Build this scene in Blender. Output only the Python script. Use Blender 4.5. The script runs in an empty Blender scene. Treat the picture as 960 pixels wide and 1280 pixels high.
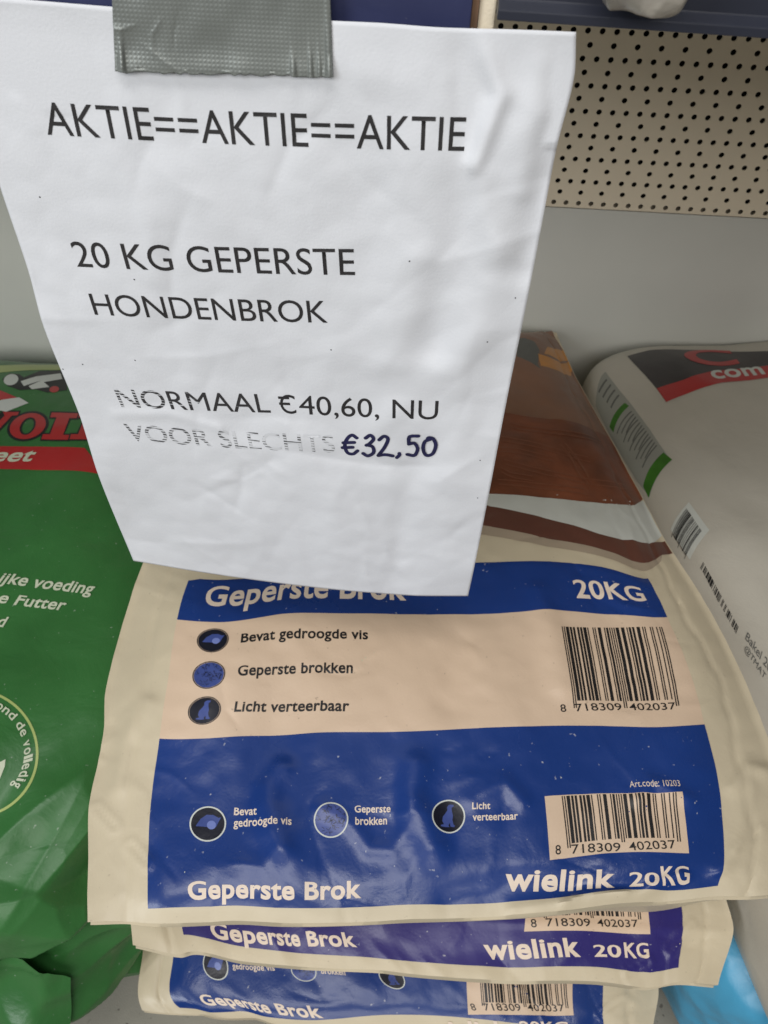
import bpy, bmesh, math, random
import numpy as np
from mathutils import Vector, Matrix

C = bpy.context.scene.collection
SC = bpy.context.scene

# ------------------------------------------------------------------ camera
CAM_Z = 0.90
cam = bpy.data.cameras.new('camera')
cam.sensor_fit = 'HORIZONTAL'; cam.sensor_width = 24.0; cam.lens = 24.03
cam.clip_start = 0.02; cam.clip_end = 50
co = bpy.data.objects.new('camera', cam); C.objects.link(co)
RIGHT = Vector((0.9980594379083434, 0.05518594923364456, 0.028842146405275437)); FWD = Vector((-0.01497089156862515, 0.6622693242635538, -0.7491162890667484)); DOWN = Vector((0.060441962308666046, -0.7472307897475032, -0.6618103323805093))   # camera axes in the world
m = Matrix((RIGHT, -DOWN, -FWD)).transposed().to_4x4()
m.translation = Vector((0, 0, CAM_Z)); co.matrix_world = m
cam.dof.use_dof = True; cam.dof.focus_distance = 0.40; cam.dof.aperture_fstop = 19.0
SC.camera = co

# ------------------------------------------------------------------ light
w = bpy.data.worlds.new('World'); SC.world = w; w.use_nodes = True
bg = w.node_tree.nodes['Background']
bg.inputs[0].default_value = (0.80, 0.86, 0.96, 1); bg.inputs[1].default_value = 0.06
SC.view_settings.view_transform = 'Standard'; SC.view_settings.look = 'None'
SC.view_settings.gamma = 1.0; SC.view_settings.exposure = -0.08

def area(name, loc, target, sx, sy, power, col):
    l = bpy.data.lights.new(name, 'AREA'); l.shape = 'RECTANGLE'; l.size = sx; l.size_y = sy
    l.energy = power; l.color = col
    o = bpy.data.objects.new(name, l); C.objects.link(o); o.location = loc
    o.rotation_euler = (Vector(target) - Vector(loc)).to_track_quat('-Z', 'Y').to_euler()
    return o
area('window_light', (-1.35, -1.15, 1.45), (0.0, 0.45, 0.4), 0.8, 0.9, 21, (0.93, 0.97, 1.0))
area('shop_front_light', (0.15, -1.95, 1.98), (0.05, 0.4, 0.4), 1.9, 0.8, 27, (1.0, 0.975, 0.93))
area('added_overhead_light', (-0.15, -0.40, 2.3), (0.0, 0.3, 0.4), 1.3, 0.45, 15, (1.0, 0.985, 0.96))  # added overhead lamp, set to draw highlights on the ridges of the blue print

# ------------------------------------------------------------------ surfaces (numpy only)
def smooth(x):
    x = np.clip(x, 0, 1); return x * x * (3 - 2 * x)
def shoulder(x):
    x = np.clip(x, 0, 1); return 1 - (1 - x) ** 2.2

class TPS:
    """smooth map (a, b) -> two coordinates through given points"""
    def __init__(s, src, dst, lam=1e-3):
        s.src = np.array(src, float); d = np.array(dst, float); n = len(s.src)
        K = s.U(s.src); P = np.hstack([np.ones((n, 1)), s.src])
        A = np.zeros((n + 3, n + 3)); A[:n, :n] = K + lam * np.eye(n); A[:n, n:] = P; A[n:, :n] = P.T
        s.w = np.linalg.solve(A, np.vstack([d, np.zeros((3, d.shape[1]))]))
    def U(s, p):
        r2 = ((p[:, None, :] - s.src[None]) ** 2).sum(-1)
        return 0.5 * r2 * np.log(r2 + 1e-9)
    def __call__(s, p):
        p = np.asarray(p, float)
        return np.hstack([s.U(p), np.ones((len(p), 1)), p]) @ s.w

def hash3(ix, iy, iz, seed):
    h = (ix * 374761393 + iy * 668265263 + iz * 2147483647 + seed * 974634777) & 0xffffffff
    h = ((h ^ (h >> 13)) * 1274126177) & 0xffffffff
    return ((h ^ (h >> 16)) & 0xffff) / 65535.0
def vnoise(p, scale, seed=0):
    q = np.asarray(p, float) * scale + 1000.0
    i = np.floor(q).astype(np.int64); f = q - i; f = f * f * (3 - 2 * f)
    r = 0
    for dx in (0, 1):
        for dy in (0, 1):
            for dz in (0, 1):
                wgt = (f[:, 0] if dx else 1 - f[:, 0]) * (f[:, 1] if dy else 1 - f[:, 1]) * (f[:, 2] if dz else 1 - f[:, 2])
                r = r + wgt * hash3(i[:, 0] + dx, i[:, 1] + dy, i[:, 2] + dz, seed)
    return r - 0.5
def worley(p, scale, seed=0):
    """squared distance to the nearest of a jittered lattice of points: sharp creases between cells"""
    q = np.asarray(p, float) * scale + 500.0
    i = np.floor(q).astype(np.int64); best = np.full(len(q), 9.0)
    for dx in (-1, 0, 1):
        for dy in (-1, 0, 1):
            for dz in (-1, 0, 1):
                c = i + [dx, dy, dz]
                j = np.stack([hash3(c[:, 0], c[:, 1], c[:, 2], seed + k) for k in (1, 2, 3)], 1)
                d = ((c + j - q) ** 2).sum(1); best = np.minimum(best, d)
    return best
def seg_dist(p, pts):
    best = np.full(len(p), 1e9)
    for k in range(len(pts) - 1):
        a = np.array(pts[k], float); b = np.array(pts[k + 1], float); ab = b - a
        t = np.clip(((p - a) @ ab) / (ab @ ab), 0, 1)
        best = np.minimum(best, np.sqrt(((p - a - t[:, None] * ab) ** 2).sum(1)))
    return best
def rand_creases(seed, n, x0, x1, y0, y1, l0, l1, h, w0, w1, weight=None):
    r = np.random.RandomState(seed); out = []
    while len(out) < n:
        x, y, t, l = r.uniform(x0, x1), r.uniform(y0, y1), r.uniform(0, math.pi), r.uniform(l0, l1)
        if weight is not None and r.uniform() > weight(x, y): continue
        bx, by = r.uniform(-.15, .15, 2) * l
        out.append(([(x - l / 2 * math.cos(t), y - l / 2 * math.sin(t)), (x + bx, y + by), (x + l / 2 * math.cos(t), y + l / 2 * math.sin(t))], r.uniform(w0, w1), r.uniform(.35, 1) * h * r.choice([-1, 1])))
    return out
def crease_field(p, segs):
    """sharp-crested folds that die away to both sides and at their ends"""
    z = np.zeros(len(p))
    for pts, wd, h in segs:
        d = seg_dist(p, pts); c = np.array(pts[1]); L = np.hypot(*(np.array(pts[2]) - np.array(pts[0]))) / 2 + 1e-6
        z += h * np.exp(-d / wd) * np.clip(1.25 - np.hypot(*(p - c).T) / (L + wd * 1.5), 0, 1)
    return z
def slot(p, a, b, w=0.34):
    d = seg_dist(p, [a, b]); return np.exp(-((d - w) / 0.17) ** 2)

class Sack:
    """pillow shaped paper sack lying flat; (a, b) are centimetres across and away from the front end"""
    W = 45.0
    def __init__(s, ctrl, zb, zz, bulge, depth, ridges, slots, L, seed, pins=()):
        s.pins = pins
        edge = lambda x, y: 1.0 if (x < 5 or x > 40 or y < 1.2) else .22
        s.cr = rand_creases(seed, 95, 0, 45, 0, 42 if seed == 11 else 7, 1.0, 5.0, .0009, .16, .42, edge)[:95 if seed == 11 else 40]
        s.t = TPS([c[:2] for c in ctrl], [c[2:4] for c in ctrl], 0.05)
        s.zb, s.zz, s.B, s.D, s.ridges, s.slots, s.L, s.seed = zb, zz, bulge, depth, ridges, slots, L, seed
    def zedge(s, b): return np.interp(b, s.zb, s.zz)
    def prof(s, a, b):
        return shoulder((a - .4) / 7) * shoulder((s.W - a - .4) / 7) * shoulder(b / 3.5) * shoulder((s.L - b) / 9) * (.38 + .62 * smooth((b - 1) / 20))
    def z(s, a, b):
        p = np.stack([a, b], 1); z = s.zedge(b) + s.B * s.prof(a, b)
        p3 = np.stack([a, b * 0.55, 0 * a], 1)
        edge = smooth(a / 3) * smooth((s.W - a) / 3)
        z = z + (0.0050 * vnoise(p3, 0.16, s.seed) + 0.0026 * vnoise(p3, 0.33, s.seed + 1)) * (0.35 + 0.65 * edge) * smooth(b / 2 + .15)
        z = z + 0.0006 * vnoise(np.stack([a, b, 0 * a], 1), 0.95, s.seed + 2)
        margin = 1 - smooth((a - 3) / 3) * smooth((42.2 - a) / 3) * smooth(b / 2)
        z = z + (0.0028 * margin + .0007) * (np.sqrt(worley(np.stack([a, b * .6, 0 * a], 1), 0.24, s.seed + 3)) - .5)
        z = z + crease_field(p, s.cr)
        for qa, qb in s.pins:
            z = z + .0007 * np.exp(-((a - qa) ** 2 + (b - qb) ** 2) / .10 ** 2)
        for pts, wd, h in s.ridges:
            z = z + h * np.exp(-(seg_dist(p, pts) / wd) ** 2)
        z = z - 0.0011 * np.exp(-((a - 2.5 - 0.12 * np.sin(b * .5)) / 0.20) ** 2) - 0.0012 * np.exp(-((a - 42.9 - 0.25 * np.sin(b * .45 + 1) - .1 * np.sin(b * 1.7)) / 0.20) ** 2)
        for q0, q1 in s.slots:
            z = z + 0.0010 * slot(p, q0, q1)
        return z
    def top(s, a, b):
        a = np.asarray(a, float); b = np.asarray(b, float)
        xy = s.t(np.stack([a, b], 1)); return np.column_stack([xy, s.z(a, b)])
    def bottom(s, a, b):
        xy = s.t(np.stack([a, b], 1)); h = shoulder(a / 7) * shoulder((s.W - a) / 7) * shoulder(b / 6) * shoulder((s.L - b) / 7)
        return np.column_stack([xy, s.zedge(b) - 0.004 - s.D * h])

class Block:
    """plump rounded-box bag; faces addressed by their cube coordinates"""
    def __init__(s, c, h, rot, p, tilt=0.0, sag=0.0, disp=None):
        s.c = np.array(c, float); s.h = np.array(h, float); s.p = p; s.tilt = tilt; s.disp = disp
        cr, sr = math.cos(rot), math.sin(rot); s.R = np.array([[cr, -sr, 0], [sr, cr, 0], [0, 0, 1]]); s.sag = sag
    def at(s, d):
        d = np.asarray(d, float)
        n = (np.abs(d) ** s.p).sum(1) ** (1 / s.p); q = d / n[:, None]
        v = q * s.h
        v[:, 2] += s.tilt * v[:, 1] * (q[:, 2] > -0.5) * np.clip((q[:, 2] + 1) / 2, 0, 1)
        w = v @ s.R.T + s.c
        if s.disp is not None:
            nn = (np.sign(q) * np.abs(q) ** (s.p - 1) / s.h); nn /= np.linalg.norm(nn, axis=1)[:, None]
            w = w + (nn @ s.R.T) * s.disp(w, q)[:, None]
        w[:, 2] = np.maximum(w[:, 2], s.c[2] - s.h[2])
        w[:, 1] = np.minimum(w[:, 1], .8165 + .02 * (w[:, 1] - .8165).clip(-.05, .05))   # pressed against the back panel
        return w
    def top(s, a, b): return s.at(np.column_stack([a, b, np.ones(len(a))]))
    def left(s, a, b): return s.at(np.column_stack([-np.ones(len(a)), a, b]))

class Sheet:
    """sheet of paper hanging in front; (u, v) centimetres from its top left corner"""
    def __init__(s, ctrl):
        s.t = TPS([c[:2] for c in ctrl], [c[2:4] for c in ctrl], 0.02)
        s.cr = rand_creases(77, 70, 0, 21, 0, 29.7, 2.0, 8.0, .0011, .30, 1.0)
    def depth(s, u, v):
        p = np.stack([u, v, 0 * u], 1); p2 = np.stack([u, v], 1)
        d = 0.0030 * vnoise(p, 0.13, 41) + 0.0024 * vnoise(p * [1.3, .6, 1], 0.28, 42)
        q = np.stack([u * .8 + v * .35, v * .7 - u * .4, 0 * u], 1)
        d = d + 0.0036 * np.sqrt(worley(q * [1, .6, 1], 0.20, 46)) * (.4 + .6 * smooth((v - 3) / 6)) - 0.0016 * np.sqrt(worley(q, 0.42, 47)) * (.3 + .7 * smooth((u - 7) / 8)) + .0006 * np.sqrt(worley(p, .8, 48))
        d = d + crease_field(p2, s.cr)
        # kink under the post at the top right, soft vertical bends right of it
        for pts, wd, h in (([(17.7, -.2), (18.7, 1.9), (18.1, 4.2)], .34, -.0028), ([(17.1, 0), (17.5, 2.4), (18.0, 4.2)], .45, .0013),
                           ([(18.1, 4.2), (19.4, 7.5)], .6, -.0018), ([(18.0, 4.3), (17.6, 8.2), (17.2, 12)], .9, .0018),
                           ([(19.3, 9), (18.6, 14), (19.2, 20)], .9, -.0016), ([(16.3, 8), (15.6, 13)], .9, -.0014),
                           ([(20.8, 0), (20.9, 4), (20.6, 8)], .7, .0025), ([(19.9, 1), (20, 5)], .5, -.0012),
                           ([(15.5, 16), (19.5, 11)], .8, -.0010), ([(2, 17.6), (4.6, 17.1), (7, 17.6)], .35, -.0007),
                           ([(12.5, 21), (12.9, 27)], .8, -.0008), ([(17, 18), (16.4, 26)], .8, .0012)):
            d = d + h * np.exp(-(seg_dist(p2, pts) / wd) ** 2)
        d = d + 0.010 * smooth((v - 20) / 10) * (1 - u / 21) ** 2
        y = 0.287 + d * smooth((v + 0.6) / 2.5)
        return np.where(v < 3.5, np.minimum(y, .2882 - .0004 * smooth(1 - v)), y)
    def top(s, a, b):
        a = np.asarray(a, float); b = np.asarray(b, float)
        xz = s.t(np.stack([a, b], 1)); y = s.depth(a, b)
        return np.column_stack([xz[:, 0] * y / 0.287, y, CAM_Z + (xz[:, 1] - CAM_Z) * y / 0.287])

# label-to-world control points of each sack (across cm, along cm, x m, y m) and the hanging sheet (u, v, x, z)
CTRL1 = [(0.0, 0.0, -0.17761, 0.11719), (2.5, 0.0, -0.15388, 0.11912), (10.0, 0.0, -0.0824, 0.12357), (19.4, 0.0, 0.00837, 0.12922), (24.7, 0.0, 0.05921, 0.13424),
 (32.0, 0.0, 0.13152, 0.14344), (36.2, 0.0, 0.17378, 0.15038), (45.0, 0.0, 0.26349, 0.16086), (4.0, 0.8, -0.14053, 0.126), (12.0, 0.8, -0.06358, 0.1311),
 (20.0, 0.8, 0.01375, 0.13782), (28.0, 0.8, 0.09217, 0.1451), (34.0, 0.8, 0.15226, 0.15416), (41.2, 0.8, 0.22564, 0.16292), (4.0, 6.3, -0.15146, 0.18085),
 (41.2, 6.3, 0.23512, 0.20532), (41.2, 3.3, 0.23027, 0.17593), (4.0, 3.5, -0.14644, 0.15361), (4.0, 9.1, -0.15433, 0.20587), (41.2, 9.1, 0.23616, 0.23404),
 (4.0, 12.2, -0.156, 0.23033), (12.0, 12.2, -0.07424, 0.23828), (20.0, 12.2, 0.00809, 0.24427), (28.0, 12.2, 0.09161, 0.2537), (34.0, 12.2, 0.15485, 0.25931),
 (41.2, 12.2, 0.23359, 0.26787), (4.0, 17.0, -0.159, 0.27353), (41.2, 17.0, 0.2292, 0.30907), (4.0, 22.3, -0.16291, 0.32164), (12.0, 22.3, -0.08178, 0.32912),
 (20.0, 22.3, -0.00109, 0.33775), (28.0, 22.3, 0.08136, 0.34391), (34.0, 22.3, 0.14384, 0.34972), (38.0, 22.3, 0.18538, 0.35059), (41.2, 22.3, 0.2202, 0.35431),
 (4.0, 27.4, -0.16282, 0.36154), (20.0, 27.4, -0.00679, 0.38317), (28.0, 27.4, 0.07767, 0.39138), (34.0, 27.4, 0.14184, 0.39678), (38.0, 27.4, 0.18221, 0.39372),
 (41.2, 27.4, 0.21147, 0.39171), (0.0, 1.66, -0.1825, 0.13383), (0.0, 3.6, -0.18738, 0.15316), (0.0, 6.8, -0.19648, 0.18519), (0.0, 10.08, -0.1995, 0.21796),
 (0.0, 12.71, -0.20262, 0.24424), (0.0, 14.98, -0.20852, 0.26702), (0.0, 16.94, -0.2101, 0.28659), (0.0, 20.91, -0.21163, 0.32629), (0.0, 24.85, -0.21104, 0.3657),
 (0.0, 27.22, -0.20935, 0.38942), (45.0, 2.45, 0.27766, 0.18536), (45.0, 5.11, 0.28564, 0.21195), (45.0, 7.89, 0.28714, 0.23977), (45.0, 10.52, 0.285, 0.26611),
 (45.0, 13.13, 0.28178, 0.29216), (45.0, 15.43, 0.27867, 0.31514), (45.0, 18.18, 0.27299, 0.3427), (45.0, 22.0, 0.26288, 0.38083), (45.0, 24.8, 0.2529, 0.40882),
 (45.0, 28.42, 0.24129, 0.44505), (45.0, 33.75, 0.23247, 0.49839), (45.0, 43.69, 0.21378, 0.59779), (45.0, 54.46, 0.19515, 0.70542), (45.0, 59.63, 0.18881, 0.75714),
 (0, 45, -0.17, 0.565), (0, 57, -0.165, 0.675), (0, 68, -0.165, 0.785), (45, 68, 0.185, 0.805), (22, 68, 0.02, 0.8)]
CTRL2 = [(0.0, 0.0, -0.17835, 0.12987), (3.0, 0.0, -0.14151, 0.12569), (8.0, 0.0, -0.09596, 0.12423), (18.5, 0.0, 0.0121, 0.1245), (31.0, 0.0, 0.13754, 0.12533),
 (38.5, 0.0, 0.2101, 0.12558), (45.0, 0.0, 0.26216, 0.13026), (4.0, 1.0, -0.14287, 0.14132), (9.5, 1.0, -0.08139, 0.13519), (14.0, 1.0, -0.04104, 0.1339),
 (19.0, 1.0, 0.01151, 0.13365), (29.3, 1.0, 0.11679, 0.13451), (35.2, 1.0, 0.17721, 0.13819), (41.2, 1.0, 0.23389, 0.14175), (41.2, 2.8, 0.23918, 0.16047),
 (41.2, 5.2, 0.24234, 0.18573), (4.0, 1.6, -0.14504, 0.14756), (0.0, 2.0, -0.18444, 0.14626), (45.0, 3.5, 0.2823, 0.16943), (45.0, 5.3, 0.28043, 0.1892),
 (0, 12, -0.215, 0.245), (45, 12, 0.265, 0.265), (22, 12, 0.025, 0.255), (0, 27, -0.21, 0.39), (45, 27, 0.25, 0.41), (0, 66, -0.2, 0.77), (45, 66, 0.25, 0.78)]
CTRL3 = [(0.0, 0.0, -0.19308, 0.10708), (5.0, 0.0, -0.13595, 0.10754), (9.0, 0.0, -0.09407, 0.10709), (19.0, 0.0, 0.01686, 0.109), (41.0, 0.0, 0.21028, 0.10944),
 (45.0, 0.0, 0.24827, 0.11053), (4.0, 1.0, -0.16316, 0.11194), (6.5, 1.0, -0.13591, 0.10993), (11.0, 1.0, -0.08955, 0.11004), (15.0, 1.0, -0.04355, 0.11014),
 (41.2, 1.0, 0.20735, 0.11871), (4.0, 5.0, -0.17353, 0.14579), (41.2, 4.4, 0.20888, 0.14675), (0.0, 5.0, -0.20306, 0.14702), (45.0, 4.1, 0.26013, 0.14768),
 (0, 12, -0.225, 0.25), (45, 12, 0.25, 0.255), (0, 27, -0.225, 0.4), (45, 27, 0.24, 0.405), (0, 66, -0.22, 0.78), (45, 66, 0.24, 0.78)]
CTRLS = [(0.0, 0, -0.15724, 0.81927), (1.742, 0, -0.14011, 0.81888), (5.491, 0, -0.10323, 0.81788), (12.873, 0, -0.03059, 0.81707), (14.612, 0, -0.01347, 0.81715),
 (16.352, 0, 0.00364, 0.81676), (18.614, 0, 0.02589, 0.81718), (21.0, 0, 0.04937, 0.81743), (21, 1.128, 0.05153, 0.80555), (21, 3.233, 0.05045, 0.78304),
 (21, 5.472, 0.05031, 0.75906), (21, 9.989, 0.05036, 0.71071), (21, 14.239, 0.04993, 0.66521), (21, 20.502, 0.05003, 0.59816), (21, 27.522, 0.04962, 0.523),
 (21, 29.7, 0.04926, 0.49969), (0, 6.334, -0.16254, 0.75452), (0, 10.14, -0.1633, 0.71549), (0, 12.414, -0.16523, 0.69225), (0, 18.014, -0.16317, 0.63485),
 (0, 21.688, -0.16452, 0.5972), (0, 29.7, -0.16166, 0.51507), (3.341, 29.7, -0.12844, 0.50895), (9.1, 29.7, -0.07076, 0.50091), (13.157, 29.7, -0.02989, 0.4974),
 (15.698, 29.7, -0.00421, 0.49662), (17.828, 29.7, 0.01733, 0.49662)]
RIDGES1 = [([(12.42, 9.65), (11.71, 8.34), (11.6, 7.21), (12.15, 5.57), (12.61, 4.28)], 0.95, 0.0039000000000000003),
 ([(21.46, 9.53), (21.18, 8.14), (21.44, 6.78), (22.5, 4.14)], 1.05, 0.00468),
 ([(15.34, 6.81), (17.2, 5.84), (18.38, 4.28), (19.86, 4.13), (20.81, 5.22), (21.01, 7.07)], 0.6, 0.0016899999999999999),
 ([(25.15, 7.2), (26.22, 7.95), (27.4, 8.18), (28.42, 6.98)], 0.6, 0.00143),
 ([(36.27, 7.32), (36.99, 8.51), (38.12, 8.2), (39.29, 7.48)], 0.5, 0.0020800000000000003),
 ([(31.8, 15.27), (32.07, 20.26), (31.51, 24.21)], 1.0, 0.0026000000000000003),
 ([(23.83, 14.23), (25.21, 19.81)], 1.2, -0.0019500000000000001),
 ([(23.63, 0.8), (27.75, 2.07), (31.94, 1.56)], 0.8, -0.00156),
 ([(41.97, 7.97), (43.15, 8.98), (44.04, 8.45)], 0.5, 0.00286),
 ([(41.11, 2.34), (42.18, 5.61), (42.9, 7.74)], 0.6, 0.00234),
 ([(38.69, 1.98), (36.15, 0.53), (31.98, 0.43), (27.8, 0.2)], 0.5, 0.00286),
 ([(1.89, 8.13), (1.78, 11.48), (2.95, 14.79)], 0.7, 0.00286),
 ([(31.19, 0.41), (32.48, 0.85), (35.09, 0.57)], 0.3, 0.0019500000000000001)]
SLOTS1 = [((0.58, 6.81), (1.76, 5.51)), ((2.82, 4.37), (3.89, 3.29)), ((42.13, 3.98), (43.11, 4.81))]
def sack1(): return Sack(CTRL1, [0, 12, 27, 45, 66], [.363, .372, .380, .365, .342], .022, .125, RIDGES1, SLOTS1, 68, 11, [(41.34, 2.83), (41.78, 1.64), (41.95, 2.03), (42.37, 1.78), (41.79, 1.3), (3.64, 1.66), (3.84, 1.07), (3.74, 1.37)])
def sack2(): return Sack(CTRL2, [0, 12, 27, 45, 66], [.243, .250, .255, .25, .23], .012, .10, [([(3, 3), (20, 2.2)], 2.0, -.002), ([(26, 3.6), (34, 3.3), (44, 3.2)], .3, .0008)], [((40.3, 2.0), (41.9, 3.5)), ((37, .6), (38.5, 1.3))], 66, 21)
def sack3(): return Sack(CTRL3, [0, 12, 27, 45, 66], [.108, .115, .12, .12, .11], .016, .10, [([(30, 2), (31, 6)], 1.2, .002)], [((41, 2.0), (42.7, 3.5))], 66, 31)
def green_disp(w, q):
    front = smooth((0.27 - w[:, 1]) / 0.13)
    p = w * [1, .8, 1]
    d = 0.016 * vnoise(p, 7, 3) + 0.007 * vnoise(p, 16, 4)
    s_ = w @ np.array([[.8, .3, -.5], [-.45, .85, .2], [.5, .1, .85]])
    d = d + front * (0.045 * (np.sqrt(worley(s_ * [1, .55, 1], 7.5, 5)) - .45) - 0.034 * (np.sqrt(worley(s_ * [.6, 1, 1], 12, 8)) - .4) + .032 * (np.sqrt(worley(s_ * [1, .6, 1], 20, 9)) - .4) + .010 * vnoise(s_, 30, 18))
    d = d + (.0006 + .004 * front) * (np.sqrt(worley(s_ * [1, .5, 1], 36, 19)) - .4) + .0015 * vnoise(s_, 45, 20)
    d = d + 0.0035 * (np.sqrt(worley(s_ * [1, .5, 1], 9, 7)) - .45) + .006 * vnoise(s_, 13, 17)
    return d
def green(): return Block((-.445, .445, .165), (.275, .345, .165), .03, 4.2, 0.0, 0, green_disp)
def cream_disp(w, q): return 0.012 * vnoise(w, 6, 13) + 0.005 * vnoise(w, 15, 14) + 0.006 * (np.sqrt(worley(w, 7, 15)) - .4) + .0020 * (np.sqrt(worley(w, 22, 16)) - .4)
def cream(): return Block((.490, .43, .265), (.235, .40, .088), .175, 7.0, 0.0, 0, cream_disp)
def blue_disp(w, q): return 0.014 * vnoise(w, 9, 23) + 0.008 * vnoise(w, 22, 24) + 0.016 * (np.sqrt(worley(w * [1, 1, .5], 14, 25)) - .4) + .004 * (np.sqrt(worley(w, 40, 26)) - .4)
def blue(): return Block((.482, .44, .105), (.235, .345, .105), .06, 4.5, 0.0, 0, blue_disp)
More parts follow.
